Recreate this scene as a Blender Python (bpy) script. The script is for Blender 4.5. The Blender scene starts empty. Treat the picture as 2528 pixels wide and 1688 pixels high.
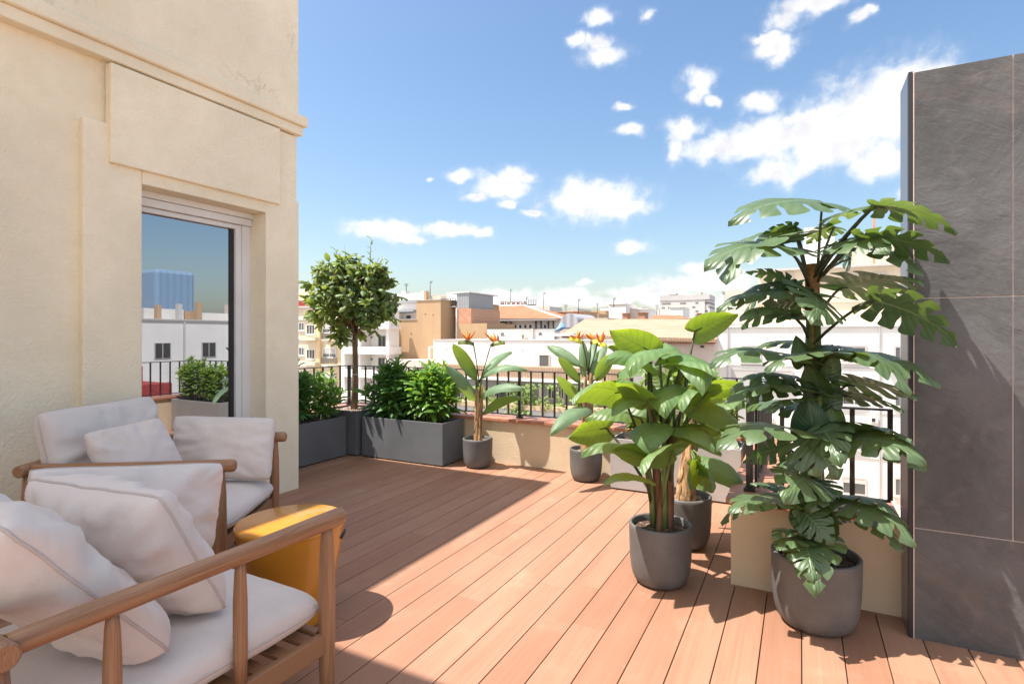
import bpy, math, random
from mathutils import Vector, Matrix, noise as mnoise
R = math.radians
SC = bpy.context.scene
COL = SC.collection
rnd = random.Random(7)

# ------------------------------------------------------------------ camera geometry (photo pixels -> world)
TH = math.atan(712/1360); CT, ST = math.cos(TH), math.sin(TH)
FOC, CX, HY, EYE = 1360.0, 1264.0, 828.0, 1.3
def ray(px, py):
    a = (px-CX)/FOC
    return Vector((a*CT-ST, a*ST+CT, (HY-py)/FOC))      # per unit depth
def P(px, py, d):
    return Vector((0, 0, EYE)) + ray(px, py)*d
def onY(px, py, Y):
    return P(px, py, Y/ray(px, py).y)
def onX(px, py, X):
    return P(px, py, X/ray(px, py).x)
def onZ(px, py, z):
    return P(px, py, (z-EYE)/ray(px, py).z)

cam = bpy.data.cameras.new("camera"); co = bpy.data.objects.new("camera", cam); COL.objects.link(co)
co.location = (0, 0, EYE); co.rotation_euler = (R(90), 0, TH)
cam.sensor_width = 36; cam.lens = 36*FOC/2528; cam.shift_y = -16/2528
cam.clip_start = 0.02; cam.clip_end = 5000
SC.camera = co

# ------------------------------------------------------------------ mesh builder
class MB:
    def __init__(s):
        s.v = []; s.f = []; s.uv = []; s.sm = []; s.tint = []; s.mi = []
    def add(s, verts, faces, uvs=None, smooth=False, tint=(.5, .5, .5), mi=0):
        o = len(s.v); s.v += [tuple(p) for p in verts]
        for i, f in enumerate(faces):
            s.f.append([o+k for k in f]); s.sm.append(smooth); s.mi.append(mi)
            s.tint.append(tint if not callable(tint) else tint(i))
            s.uv.append([uvs[k] for k in f] if uvs else [(0, 0)]*len(f))
        return s
    def box(s, x0, x1, y0, y1, z0, z1, tint=(.5, .5, .5), M=None, mi=0):
        v = [Vector((x, y, z)) for z in (z0, z1) for y in (y0, y1) for x in (x0, x1)]
        if M: v = [M @ p for p in v]
        return s.add(v, [(0, 2, 3, 1), (4, 5, 7, 6), (0, 1, 5, 4), (2, 6, 7, 3), (0, 4, 6, 2), (1, 3, 7, 5)], None, False, tint, mi)
    def tube(s, pts, rad, n=10, cap=True, tint=(.5, .5, .5), closed=False, v0=0.0, squash=1.0):
        pts = [Vector(p) for p in pts]; m = len(pts)
        rad = rad if isinstance(rad, (list, tuple)) else [rad]*m
        up = None; rings = []; L = v0; vs = []
        for i, p in enumerate(pts):
            if closed: t = pts[(i+1) % m]-pts[i-1]
            else: t = pts[min(i+1, m-1)]-pts[max(i-1, 0)]
            if t.length < 1e-9: t = Vector((0, 0, 1))
            t.normalize()
            if up is None:
                up = Vector((0, 0, 1)) if abs(t.z) < .9 else Vector((1, 0, 0))
            up = (up-t*up.dot(t))
            if up.length < 1e-6: up = t.orthogonal()
            up.normalize(); sd = t.cross(up)
            if i: L += (p-pts[i-1]).length
            vs.append(L)
            rings.append([p+(up*math.sin(2*math.pi*k/n)*squash+sd*math.cos(2*math.pi*k/n))*rad[i] for k in range(n)])
        V = [q for r in rings for q in r]; F = []; o = len(s.v)
        base = len(s.v); s.v += [tuple(q) for q in V]
        rr = m if closed else m-1
        for i in range(rr):
            j = (i+1) % m
            for k in range(n):
                l = (k+1) % n
                s.f.append([base+i*n+k, base+i*n+l, base+j*n+l, base+j*n+k])
                vj = vs[j] if j > i else vs[i]+.05
                s.uv.append([(k/n, vs[i]), ((k+1)/n, vs[i]), ((k+1)/n, vj), (k/n, vj)])
                s.sm.append(True); s.tint.append(tint); s.mi.append(0)
        if cap and not closed:
            for i, rev in ((0, True), (m-1, False)):
                idx = [base+i*n+k for k in range(n)]
                if rev: idx.reverse()
                s.f.append(idx); s.uv.append([(.5+.5*math.cos(2*math.pi*k/n), .5+.5*math.sin(2*math.pi*k/n)) for k in range(n)])
                s.sm.append(False); s.tint.append(tint); s.mi.append(0)
        return s
    def lathe(s, prof, n=48, c=(0, 0, 0), tint=(.5, .5, .5)):
        c = Vector(c); m = len(prof)
        V = [c+Vector((r*math.cos(2*math.pi*k/n), r*math.sin(2*math.pi*k/n), z)) for r, z in prof for k in range(n)]
        F = []; U = [(k/n, z) for r, z in prof for k in range(n)]
        for i in range(m-1):
            for k in range(n):
                l = (k+1) % n
                F.append((i*n+k, i*n+l, (i+1)*n+l, (i+1)*n+k))
        s.add(V, F, U, True, tint)
        return s
    def grid(s, fn, nu, nv, smooth=True, tint=(.5, .5, .5), flip=False):
        V = []; U = []
        for j in range(nv+1):
            for i in range(nu+1):
                V.append(fn(i/nu, j/nv)); U.append((i/nu, j/nv))
        F = []
        for j in range(nv):
            for i in range(nu):
                a = j*(nu+1)+i; q = (a, a+1, a+nu+2, a+nu+1)
                F.append(q[::-1] if flip else q)
        return s.add(V, F, U, smooth, tint)
    def build(s, name, mats, parent=None, local=False, bevel=0, subsurf=0):
        me = bpy.data.meshes.new(name); me.from_pydata(s.v, [], s.f)
        mats = mats if isinstance(mats, (list, tuple)) else [mats]
        for m in mats: me.materials.append(m)
        me.polygons.foreach_set("use_smooth", s.sm)
        me.polygons.foreach_set("material_index", s.mi)
        ul = me.uv_layers.new(name="UVMap")
        ul.data.foreach_set("uv", [c for f in s.uv for u in f for c in u])
        ca = me.color_attributes.new("tint", 'FLOAT_COLOR', 'CORNER')
        ca.data.foreach_set("color", [c for f, t in zip(s.f, s.tint) for _ in f for c in (t[0], t[1], t[2], 1.0)])
        me.validate(); me.update()
        o = bpy.data.objects.new(name, me); COL.objects.link(o)
        if parent is not None:
            o.parent = parent
            if not local: o.location = -WL.get(parent.name, Vector((0, 0, 0)))
        WL[o.name] = Vector((0, 0, 0))
        if bevel:
            b = o.modifiers.new("bevel", 'BEVEL'); b.width = bevel; b.segments = 2; b.limit_method = 'ANGLE'; b.angle_limit = R(40)
        if subsurf:
            b = o.modifiers.new("sub", 'SUBSURF'); b.levels = subsurf; b.render_levels = subsurf
        return o
WL = {}
def tag(o, label=None, cat=None, group=None, kind=None):
    if label: o['label'] = label
    if cat: o['category'] = cat
    if group: o['group'] = group
    if kind: o['kind'] = kind
    return o
def thing(name, label, cat, loc=(0, 0, 0), rotz=0, group=None):
    o = bpy.data.objects.new(name, None); COL.objects.link(o); o.empty_display_size = .1
    o.location = loc; o.rotation_euler = (0, 0, rotz); WL[o.name] = Vector(loc)
    return tag(o, label, cat, group)

# ------------------------------------------------------------------ materials
def newmat(name):
    m = bpy.data.materials.new(name); m.use_nodes = True
    nt = m.node_tree; nt.nodes.clear()
    out = nt.nodes.new('ShaderNodeOutputMaterial'); b = nt.nodes.new('ShaderNodeBsdfPrincipled')
    nt.links.new(b.outputs[0], out.inputs[0])
    return m, nt, b, out
def nd(nt, t, **kw):
    n = nt.nodes.new(t)
    for k, v in kw.items():
        if hasattr(n, k): setattr(n, k, v)
        else:
            n.inputs[k.replace('_', ' ')].default_value = v
    return n
def mth(nt, op, a, b=None, c=None, clamp=False):
    n = nt.nodes.new('ShaderNodeMath'); n.operation = op; n.use_clamp = clamp
    for i, v in enumerate((a, b, c)):
        if v is None: continue
        if hasattr(v, 'is_linked'): nt.links.new(v, n.inputs[i])
        else: n.inputs[i].default_value = v
    return n.outputs[0]
def mixc(nt, fac, a, b, mode='MIX'):
    n = nt.nodes.new('ShaderNodeMix'); n.data_type = 'RGBA'; n.blend_type = mode
    for s, v in ((n.inputs[0], fac), (n.inputs[6], a), (n.inputs[7], b)):
        if hasattr(v, 'is_linked'): nt.links.new(v, s)
        else: s.default_value = v if not isinstance(v, tuple) else (*v[:3], 1)
    return n.outputs[2]
def sstep(nt, v, lo, hi, a=0.0, b=1.0):
    n = nt.nodes.new('ShaderNodeMapRange'); n.interpolation_type = 'SMOOTHSTEP'
    nt.links.new(v, n.inputs[0]); n.inputs[1].default_value = lo; n.inputs[2].default_value = hi
    n.inputs[3].default_value = a; n.inputs[4].default_value = b
    return n.outputs[0]
def coords(nt, kind='Object', scale=(1, 1, 1), rot=(0, 0, 0)):
    t = nt.nodes.new('ShaderNodeTexCoord'); m = nt.nodes.new('ShaderNodeMapping')
    m.inputs['Scale'].default_value = scale; m.inputs['Rotation'].default_value = rot
    nt.links.new(t.outputs[kind], m.inputs[0]); return m.outputs[0]
def noi(nt, vec, scale, detail=4, rough=.55, dist=0):
    n = nt.nodes.new('ShaderNodeTexNoise'); nt.links.new(vec, n.inputs['Vector'])
    n.inputs['Scale'].default_value = scale; n.inputs['Detail'].default_value = detail
    n.inputs['Roughness'].default_value = rough; n.inputs['Distortion'].default_value = dist
    return n.outputs[0]
def bump(nt, bsdf, h, strength, dist):
    n = nt.nodes.new('ShaderNodeBump'); n.inputs['Strength'].default_value = strength; n.inputs['Distance'].default_value = dist
    nt.links.new(h, n.inputs['Height']); nt.links.new(n.outputs[0], bsdf.inputs['Normal']); return n
def mul(c, k): return tuple(min(1, x*k) for x in c)
def mat(name, col, rough=.6, var=.12, vs=6, bstr=0, bs=60, bd=.004, metal=0, stretch=(1, 1, 1), kind='Object', spec=.5, tintamt=0, coat=0, vdetail=5):
    m, nt, b, out = newmat(name)
    v = coords(nt, kind, stretch)
    n1 = noi(nt, v, vs, vdetail, .6)
    c = mixc(nt, sstep(nt, n1, .3, .7), mul(col, 1-var), mul(col, 1+var))
    if tintamt:
        at = nt.nodes.new('ShaderNodeAttribute'); at.attribute_name = 'tint'
        c = mixc(nt, tintamt, c, at.outputs['Color'], 'OVERLAY')
    nt.links.new(c, b.inputs['Base Color'])
    b.inputs['Roughness'].default_value = rough; b.inputs['Metallic'].default_value = metal
    b.inputs['Specular IOR Level'].default_value = spec; b.inputs['Coat Weight'].default_value = coat
    if bstr: bump(nt, b, noi(nt, v, bs, 3, .6), bstr, bd)
    return m

MT = {}
def stucco(name, col, bstr, bs, cracks=False, stain=.1):
    m, nt, b, out = newmat(name)
    v = coords(nt)
    n1 = noi(nt, v, 1.3, 4, .6); n2 = noi(nt, v, bs, 3, .55); n3 = noi(nt, v, 9, 3, .5)
    c = mixc(nt, sstep(nt, n1, .3, .75), mul(col, 1-stain), mul(col, 1+stain*.5))
    c = mixc(nt, sstep(nt, n3, .35, .8, 0, .35), c, mul((col[0], col[1]*.93, col[2]*.85), .92))
    h = mth(nt, 'ADD', mth(nt, 'MULTIPLY', n2, 1.0), mth(nt, 'MULTIPLY', n3, .8))
    if cracks:
        w = noi(nt, coords(nt, 'Object', (1, 1.6, .9), (.5, 0, 0)), 1.6, 7, .68, .6)
        r = mth(nt, 'ABSOLUTE', mth(nt, 'SUBTRACT', w, .5))
        line = sstep(nt, r, 0, .012, 1, 0)
        msk = sstep(nt, noi(nt, v, 1.1, 2), .5, .62)
        line = mth(nt, 'MULTIPLY', line, msk)
        c = mixc(nt, mth(nt, 'MULTIPLY', line, .30), c, (.62, .48, .32))
        h = mth(nt, 'SUBTRACT', h, mth(nt, 'MULTIPLY', line, .35))
    nt.links.new(c, b.inputs['Base Color']); b.inputs['Roughness'].default_value = .9; b.inputs['Specular IOR Level'].default_value = .25
    bump(nt, b, h, bstr, .006)
    return m
CREAM = (.88, .78, .595)
MT['wall'] = stucco('cream_render', CREAM, .85, 62)
MT['wallup'] = stucco('cream_render_upper', CREAM, .85, 55, True)
MT['parapet'] = stucco('sand_render', (.66, .515, .355), .5, 70, False, .06)

def deckmat():
    m, nt, b, out = newmat('composite_deck')
    at = nt.nodes.new('ShaderNodeAttribute'); at.attribute_name = 'tint'
    sep = nt.nodes.new('ShaderNodeSeparateColor'); nt.links.new(at.outputs['Color'], sep.inputs[0])
    v = coords(nt); comb = nt.nodes.new('ShaderNodeVectorMath'); comb.operation = 'ADD'
    nt.links.new(v, comb.inputs[0]); sc = nt.nodes.new('ShaderNodeVectorMath'); sc.operation = 'SCALE'
    nt.links.new(at.outputs['Color'], sc.inputs[0]); sc.inputs['Scale'].default_value = 7.0; nt.links.new(sc.outputs[0], comb.inputs[1])
    mp = nt.nodes.new('ShaderNodeMapping'); nt.links.new(comb.outputs[0], mp.inputs[0]); mp.inputs['Scale'].default_value = (75, 1.6, 10)
    g = noi(nt, mp.outputs[0], 1.0, 5, .6)
    mp2 = nt.nodes.new('ShaderNodeMapping'); nt.links.new(comb.outputs[0], mp2.inputs[0]); mp2.inputs['Scale'].default_value = (5, .9, 4)
    g2 = noi(nt, mp2.outputs[0], 1.0, 3, .5)
    blot = noi(nt, v, 3.2, 5, .65)
    c = mixc(nt, sep.outputs[0], (.29, .146, .09), (.352, .190, .122))
    c = mixc(nt, sstep(nt, g, .3, .72, 0, .5), c, (.25, .118, .070))
    c = mixc(nt, sstep(nt, g2, .42, .75, 0, .35), c, (.40, .24, .16))
    c = mixc(nt, sstep(nt, blot, .55, .75, 0, .26), c, (.46, .31, .22))
    dust = noi(nt, v, 60, 2, .5)
    c = mixc(nt, sstep(nt, dust, .74, .80, 0, .35), c, (.55, .42, .33))
    nt.links.new(c, b.inputs['Base Color'])
    nt.links.new(sstep(nt, blot, .3, .7, .5, .68), b.inputs['Roughness']); b.inputs['Specular IOR Level'].default_value = .3
    bump(nt, b, g, .12, .002)
    return m
MT['deck'] = deckmat()
def woodmat(name, c1, c2, rough=.42):
    m, nt, b, out = newmat(name)
    v = coords(nt, 'UV', (9, 1.4, 1)); t = nt.nodes.new('ShaderNodeAttribute'); t.attribute_name = 'tint'
    sc = nt.nodes.new('ShaderNodeVectorMath'); sc.operation = 'SCALE'; nt.links.new(t.outputs['Color'], sc.inputs[0]); sc.inputs['Scale'].default_value = 30
    ad = nt.nodes.new('ShaderNodeVectorMath'); nt.links.new(v, ad.inputs[0]); nt.links.new(sc.outputs[0], ad.inputs[1])
    g = noi(nt, ad.outputs[0], 2.2, 6, .62, .8)
    mp = nt.nodes.new('ShaderNodeMapping'); nt.links.new(ad.outputs[0], mp.inputs[0]); mp.inputs['Scale'].default_value = (7, 1.2, 1)
    f = noi(nt, mp.outputs[0], 6, 4, .6)
    c = mixc(nt, sstep(nt, g, .32, .68), c1, c2)
    c = mixc(nt, sstep(nt, f, .5, .72, 0, .55), c, mul(c1, .55))
    nt.links.new(c, b.inputs['Base Color']); b.inputs['Roughness'].default_value = rough
    bump(nt, b, f, .12, .0015)
    return m
MT['wood'] = woodmat('oiled_teak', (.25, .118, .056), (.38, .20, .105))
def fabricmat(name, col):
    m, nt, b, out = newmat(name)
    v = coords(nt)
    n1 = noi(nt, v, 5, 3, .5)
    c = mixc(nt, n1, mul(col, .95), mul(col, 1.04))
    wv = nt.nodes.new('ShaderNodeTexWave'); wv.inputs['Scale'].default_value = 220; wv.inputs['Distortion'].default_value = .6; nt.links.new(v, wv.inputs[0])
    fold = noi(nt, v, 9, 3, .55, .5); weave = noi(nt, v, 420, 2, .6)
    h = mth(nt, 'ADD', mth(nt, 'MULTIPLY', fold, 3.0), mth(nt, 'MULTIPLY', weave, .22))
    nt.links.new(c, b.inputs['Base Color']); b.inputs['Roughness'].default_value = .92; b.inputs['Specular IOR Level'].default_value = .15
    b.inputs['Sheen Weight'].default_value = .25; b.inputs['Sheen Roughness'].default_value = .5
    bump(nt, b, h, .35, .006)
    return m
MT['fabric'] = fabricmat('blush_linen', (.66, .58, .535))
MT['piping'] = mat('linen_piping', (.52, .445, .41), .9, .06, 20, .2, 300, .001)
MT['pot'] = mat('charcoal_stoneware', (.125, .116, .11), .55, .16, 5, .5, 170, .0022, spec=.4)
MT['planter'] = mat('anthracite_fibrestone', (.135, .138, .145), .55, .10, 3, .12, 140, .0015, spec=.4)
MT['planterpale'] = mat('pale_grey_fibrestone', (.36, .34, .33), .65, .08, 3, .1, 140, .0015, spec=.35)
def soilmat(name, a, b_, c_):
    m, nt, b, out = newmat(name)
    v = coords(nt); vo = nt.nodes.new('ShaderNodeTexVoronoi'); vo.inputs['Scale'].default_value = 75; nt.links.new(v, vo.inputs[0])
    sp = nt.nodes.new('ShaderNodeSeparateColor'); nt.links.new(vo.outputs['Color'], sp.inputs[0])
    c = mixc(nt, sp.outputs[0], a, b_); c = mixc(nt, sstep(nt, sp.outputs[1], .7, .9), c, c_)
    nt.links.new(c, b.inputs['Base Color']); b.inputs['Roughness'].default_value = .9
    bump(nt, b, vo.outputs['Distance'], .9, .012); return m
MT['soil'] = soilmat('bark_soil', (.035, .02, .012), (.10, .055, .032), (.22, .14, .09))
MT['mulch'] = soilmat('pebble_mulch', (.22, .16, .12), (.38, .30, .24), (.08, .05, .035))
MT['terracotta'] = mat('terracotta_coping', (.45, .19, .115), .45, .16, 4, .1, 60, .002)
MT['iron'] = mat('bronze_painted_iron', (.022, .018, .016), .42, .2, 20, .05, 200, .0005, spec=.5)
MT['alu'] = mat('white_lacquered_aluminium', (.74, .73, .72), .35, .04, 3, metal=0)
MT['steel'] = mat('brushed_steel_trim', (.34, .35, .38), .42, .08, 3, .05, 200, .0005, metal=1, stretch=(1, 1, .05))
MT['darktrim'] = mat('dark_joint', (.02, .016, .018), .5, .1)
MT['grout'] = mat('pale_grout', (.50, .42, .38), .8, .08)
MT['yellow'] = mat('amber_glazed_ceramic', (.54, .22, .02), .27, .06, 4, .02, 8, .003, spec=.55, coat=.4)
MT['bark'] = mat('smooth_bark', (.20, .125, .075), .8, .3, 22, .5, 70, .004, stretch=(1, 1, .35))
MT['fibre'] = mat('fibrous_stem', (.36, .21, .10), .85, .75, 22, .9, 60, .006, stretch=(1.6, 1.6, .09))
MT['fibredark'] = mat('dark_fibrous_stem', (.16, .075, .04), .85, .5, 16, .7, 60, .006, stretch=(1.6, 1.6, .09))
MT['coir'] = mat('coir_pole', (.30, .145, .055), .95, .4, 60, .9, 140, .006)
MT['greenstem'] = mat('green_stem', (.115, .16, .045), .45, .25, 12, stretch=(1, 1, .2))
MT['darkstem'] = mat('dark_leaf_stalk', (.05, .055, .022), .45, .25, 12)
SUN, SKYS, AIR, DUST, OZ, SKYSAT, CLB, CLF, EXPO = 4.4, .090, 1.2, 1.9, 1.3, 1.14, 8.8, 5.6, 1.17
# ------------------------------------------------------------------ slate tiles
def slatemat():
    m, nt, b, out = newmat('black_slate_tile')
    v = coords(nt, 'Object', (1, 1, 1), (0, R(-30), 0))
    st = nt.nodes.new('ShaderNodeMapping'); st.inputs['Scale'].default_value = (4.0, 3, 13); nt.links.new(v, st.inputs[0])
    g = noi(nt, st.outputs[0], 1.0, 7, .62, 1.1); big = noi(nt, v, 2.2, 5, .6, .5); med = noi(nt, v, 9, 5, .6, .4)
    c = mixc(nt, sstep(nt, big, .3, .72), (.062, .060, .060), (.114, .113, .114))
    c = mixc(nt, sstep(nt, med, .5, .75, 0, .45), c, (.155, .148, .145))
    c = mixc(nt, sstep(nt, noi(nt, v, 3.1, 4, .6, 1.2), .58, .68, 0, .3), c, (.15, .115, .10))
    nt.links.new(c, b.inputs['Base Color']); b.inputs['Roughness'].default_value = .55; b.inputs['Specular IOR Level'].default_value = .35
    h = mth(nt, 'ADD', mth(nt, 'MULTIPLY', g, .8), mth(nt, 'ADD', mth(nt, 'MULTIPLY', big, 2.4), mth(nt, 'MULTIPLY', med, .7)))
    bump(nt, b, h, .6, .010)
    return m
MT['slate'] = slatemat()
YS = 2.90; XS = .418
sl = thing('slate_clad_wall', 'tall wall clad in dark slate tiles with pale grout joints', 'wall', (1.6, YS, 0))
MB().box(XS+.012, 3.2, YS+.012, YS+.22, 0, 2.43).build('core', MT['darktrim'], sl)
g = .0026
rows = [(0.0, .473), (.473, 1.459), (1.459, 2.432)]
for i, (z0, z1) in enumerate(rows):
    cols = [(XS+.016, 1.22), (1.22, 2.2), (2.2, 3.2)] if i == 0 else [(XS+.016, .759), (.759, 1.74), (1.74, 2.72), (2.72, 3.2)]
    for x0, x1 in cols:
        MB().box(x0+g, x1-g, YS, YS+.011, z0+(g if i else .002), z1-g).build('slate_tile', MT['slate'], sl, bevel=.0012)
MB().box(XS+.014, 3.2, YS+.004, YS+.0118, 0, 2.43).build('grout_bed', MT['grout'], sl)
MB().box(XS-.004, XS+.010, YS+.002, YS+.03, 0, 2.436).build('edge_trim', MT['darktrim'], sl)
MB().box(XS+.0118, XS+.0152, YS-.002, YS+.02, 0, 2.434).build('corner_bead', MT['grout'], sl)
MB().box(XS-.004, XS+.011, YS+.0305, YS+.225, 0, 2.436).build('side_plate', MT['steel'], sl, bevel=.001)

# ------------------------------------------------------------------ deck (structure)
dm = MB(); PITCH = .153; r2 = random.Random(3)
for k in range(-32, 22):
    x0 = k*PITCH+.007; x1 = x0+PITCH-.0042; xm = (x0+x1)/2
    yend = 4.93 if xm < -.32 else 3.09
    y = -2.2-r2.uniform(0, 1.9)
    while y < yend:
        ln = r2.choice([1.95, 2.3, 2.3]); y1 = min(y+ln, yend)
        if y1 > -2.2:
            t = (r2.random(), r2.random(), r2.random())
            dm.box(x0, x1, max(y, -2.2)+.0008, y1-.0008, -.024, 0, t)
        y += ln
deck = tag(dm.build('deck', MT['deck'], bevel=.0015), kind='structure')
tag(MB().box(-10, 3.4, -6, 5.08, -20, -.03).build('terrace_base', MT['parapet']), kind='structure')

# ------------------------------------------------------------------ parapets with coping
ZC = .425
def coping(mb_args, parent, n=1):
    return MB().box(*mb_args).build('coping', MT['terracotta'], parent, bevel=.004)
bp = thing('parapet', 'low sand rendered parapet with terracotta coping behind the bird of paradise pots', 'parapet wall', (-2.4, 5.0, 0))
MB().box(-5.0, -.18, 4.93, 5.14, -.03, ZC).build('wall', MT['parapet'], bp)
x = -5.03; r3 = random.Random(11)
while x < -.2:
    x1 = min(x+.33, -.15)
    MB().box(x, x1-.0015, 4.90, 5.17, ZC+.001, ZC+.032, (r3.random(),)*3).build('coping', MT['terracotta'], bp, bevel=.004)
    x = x1
lp = thing('parapet', 'low rendered parapet behind the long planter next to the house corner', 'parapet wall', (-4.9, 4.1, 0))
MB().box(-5.0, -4.79, 3.33, 4.929, -.03, ZC).build('wall', MT['parapet'], lp)
MB().box(-5.03, -4.76, 3.33, 4.897, ZC+.001, ZC+.032).build('coping', MT['terracotta'], lp, bevel=.004)
rp = thing('parapet', 'low ochre rendered parapet with wide terracotta coping behind the monstera pot', 'parapet wall', (0, 3.2, 0))
MB().box(-.323, .415, 3.09, 3.30, -.03, ZC).build('wall', MT['parapet'], rp)
MB().box(-.323, -.113, 3.301, 4.929, -.03, ZC).build('wall', MT['parapet'], rp)
x = -.345
while x < .41:
    x1 = min(x+.255, .413)
    MB().box(x, x1-.0015, 3.06, 3.40, ZC+.001, ZC+.032).build('coping', MT['terracotta'], rp, bevel=.004)
    x = x1
y = 3.403
while y < 4.89:
    y1 = min(y+.33, 4.897)
    MB().box(-.345, -.06, y, y1-.0015, ZC+.001, ZC+.032).build('coping', MT['terracotta'], rp, bevel=.004)
    y = y1
# ------------------------------------------------------------------ railings
def railing(label, p0, p1, nb, posts, ztop=.93, zbot=.50, w=.0085, pw=.013):
    p0 = Vector((*p0, 0)); p1 = Vector((*p1, 0)); L = (p1-p0).length; u = (p1-p0)/L; ang = math.atan2(u.y, u.x)
    t = thing('railing', label, 'railing', p0+Vector((0, 0, ZC+.032)), 0)
    M = Matrix.Translation(p0) @ Matrix.Rotation(ang, 4, 'Z')
    MB().box(-.01, L+.01, -.018, .018, ztop, ztop+.009, M=M).build('top_rail', MT['iron'], t)
    MB().box(0, L, -.012, .012, zbot-.018, zbot-.008, M=M).build('bottom_rail', MT['iron'], t)
    for i in range(nb+1):
        x = L*i/nb
        if i in posts:
            o = MB().box(x-pw, x+pw, -pw, pw, ZC+.05, ztop-.001, M=M).build('post', MT['iron'], t)
            MB().box(x-.028, x+.028, -.028, .028, ZC+.0325, ZC+.05, M=M).build('foot', MT['iron'], o)
        else:
            MB().box(x-w, x+w, -w*.8, w*.8, zbot-.0079, ztop-.001, M=M).build('baluster', MT['iron'], t)
    return t
railing('dark iron railing along the far parapet behind the potted birds of paradise', (-4.88, 5.04), (-.22, 5.04), 36, (0, 9, 18, 27, 36))
railing('dark iron railing running from the tree planter toward the cream house corner', (-4.88, 3.42), (-4.88, 5.02), 12, (0,))
railing('dark iron railing seen edge on where its bars bunch together left of the monstera', (-.215, 3.30), (-.215, 5.02), 13, (), w=.0085)
railing('short dark iron railing behind the monstera ending at the slate wall', (-.245, 3.255), (.39, 3.255), 4, (0,), w=.011, pw=.017)

# ------------------------------------------------------------------ the house with window
XW = -3.79; XB = -3.845
hs = thing('house', 'cream rendered house wall with moulded cornice and one tall reflecting window', 'house', (-5, 0, 0))
WY0, WY1, WZ0, WZ1 = 2.06, 2.995, .10, 2.283
YE = 3.32; HT = 4.37
def hb(name, args, m=None, bev=.006):
    b = MB()
    for a in args: b.box(*a)
    return b.build(name, m or MT['wall'], hs, bevel=bev)
hb('wall', [(-4.3, XB, -6, 1.9, -.03, 3.0), (-4.3, XB-.002, 1.9001, WY0-.02, -.03, 3.0)], bev=0)
hb('wall', [(-9, -4.3001, -6, YE-.02, -20, HT-.02)], bev=0)
# raised surround of the window
hb('window_surround', [(-4.29, XW, 1.724, WY0, -.03, 2.61)], bev=.012)
hb('window_surround', [(-4.29, XW-.001, WY0+.0001, WY1-.0001, WZ1, 2.99)], bev=.006)
hb('window_surround', [(-4.29, XW, WY1, YE, -.03, 2.44)], bev=.006)
hb('window_surround', [(-4.29, XW-.012, WY1, YE-.012, 2.4401, 2.99)], bev=.006)
hb('threshold', [(-4.29, XW-.02, WY0, WY1, -.03, WZ0-.001)], bev=.006)
hb('lintel_panel', [(-3.83, XW+.028, 1.86, 3.11, 2.367, 2.985)], bev=.008)
hb('cornice', [(-4.28, XW+.026, -6, YE+.026, 3.0, 3.075)], bev=.008)
hb('cornice', [(-4.28, XW+.055, -6, YE+.055, 3.0755, 3.165)], bev=.012)
hb('upper_wall', [(-4.29, XW+.005, -6, YE-.008, 3.1655, HT)], MT['wallup'], .004)
def glassmat():
    m, nt, b, out = newmat('reflecting_window_glass')
    gl = nt.nodes.new('ShaderNodeBsdfGlossy'); gl.inputs['Roughness'].default_value = .0; gl.inputs['Color'].default_value = (.66, .70, .76, 1)
    b.inputs['Base Color'].default_value = (.012, .016, .022, 1); b.inputs['Roughness'].default_value = .1
    lw = nt.nodes.new('ShaderNodeLayerWeight'); lw.inputs['Blend'].default_value = .35
    mx = nt.nodes.new('ShaderNodeMixShader'); f = mth(nt, 'MULTIPLY_ADD', lw.outputs['Facing'], .3, .50, True)
    nt.links.new(f, mx.inputs[0]); nt.links.new(b.outputs[0], mx.inputs[1]); nt.links.new(gl.outputs[0], mx.inputs[2]); nt.links.new(mx.outputs[0], out.inputs[0])
    return m
MT['glass'] = glassmat()
def citywin():
    m, nt, b, out = newmat('dark_window_pane')
    at = nt.nodes.new('ShaderNodeAttribute'); at.attribute_name = 'tint'
    c = mixc(nt, at.outputs['Fac'], (.03, .033, .036), (.30, .30, .29))
    n1 = noi(nt, coords(nt), 1.2, 2)
    c = mixc(nt, mth(nt, 'MULTIPLY', n1, .5), c, (.05, .06, .07))
    nt.links.new(c, b.inputs['Base Color']); b.inputs['Roughness'].default_value = .12; return m
MT['pane'] = citywin()
XG = -3.985
wf = MB()
wf.box(-4.06, XG+.012, WY1-.075, WY1-.001, WZ0, WZ1-.10); wf.box(-4.06, XG+.012, WY0+.001, WY0+.05, WZ0, WZ1-.10)
wf.box(-4.06, XG+.012, WY0+.0505, WY1-.0755, WZ0, WZ0+.07)
win = wf.build('window', MT['alu'], hs, bevel=.003)
sb = MB(); sb.box(-4.06, XG+.03, WY0+.001, WY1-.001, WZ1-.098, WZ1-.045); sb.box(-4.06, XG+.05, WY0+.001, WY1-.001, WZ1-.043, WZ1-.001)
sb.build('shutter_box', MT['alu'], win, bevel=.003)
fr = MB(); fr.box(XG-.03, XG-.002, WY1-.125, WY1-.0765, WZ0+.071, WZ1-.101); fr.box(XG-.03, XG-.002, WY0+.0515, WY1-.1255, WZ1-.135, WZ1-.101)
fr.build('sash', MT['alu'], win, bevel=.002)
MB().box(XG-.05, XG-.026, WY1-.155, WY1-.1255, WZ0+.071, WZ1-.136).build('gasket', MT['darktrim'], win)
MB().box(XG-.06, XG-.04, WY0+.052, WY1-.127, WZ0+.071, WZ1-.136).build('pane', MT['glass'], win)
# wing behind the viewer that shades the armchairs
hb('wing', [(-3.75, -2.75, -2.4, .53, 3.4, 4.35), (-3.75, -2.95, -2.4, -.9, -.02, 3.3995)])
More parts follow.
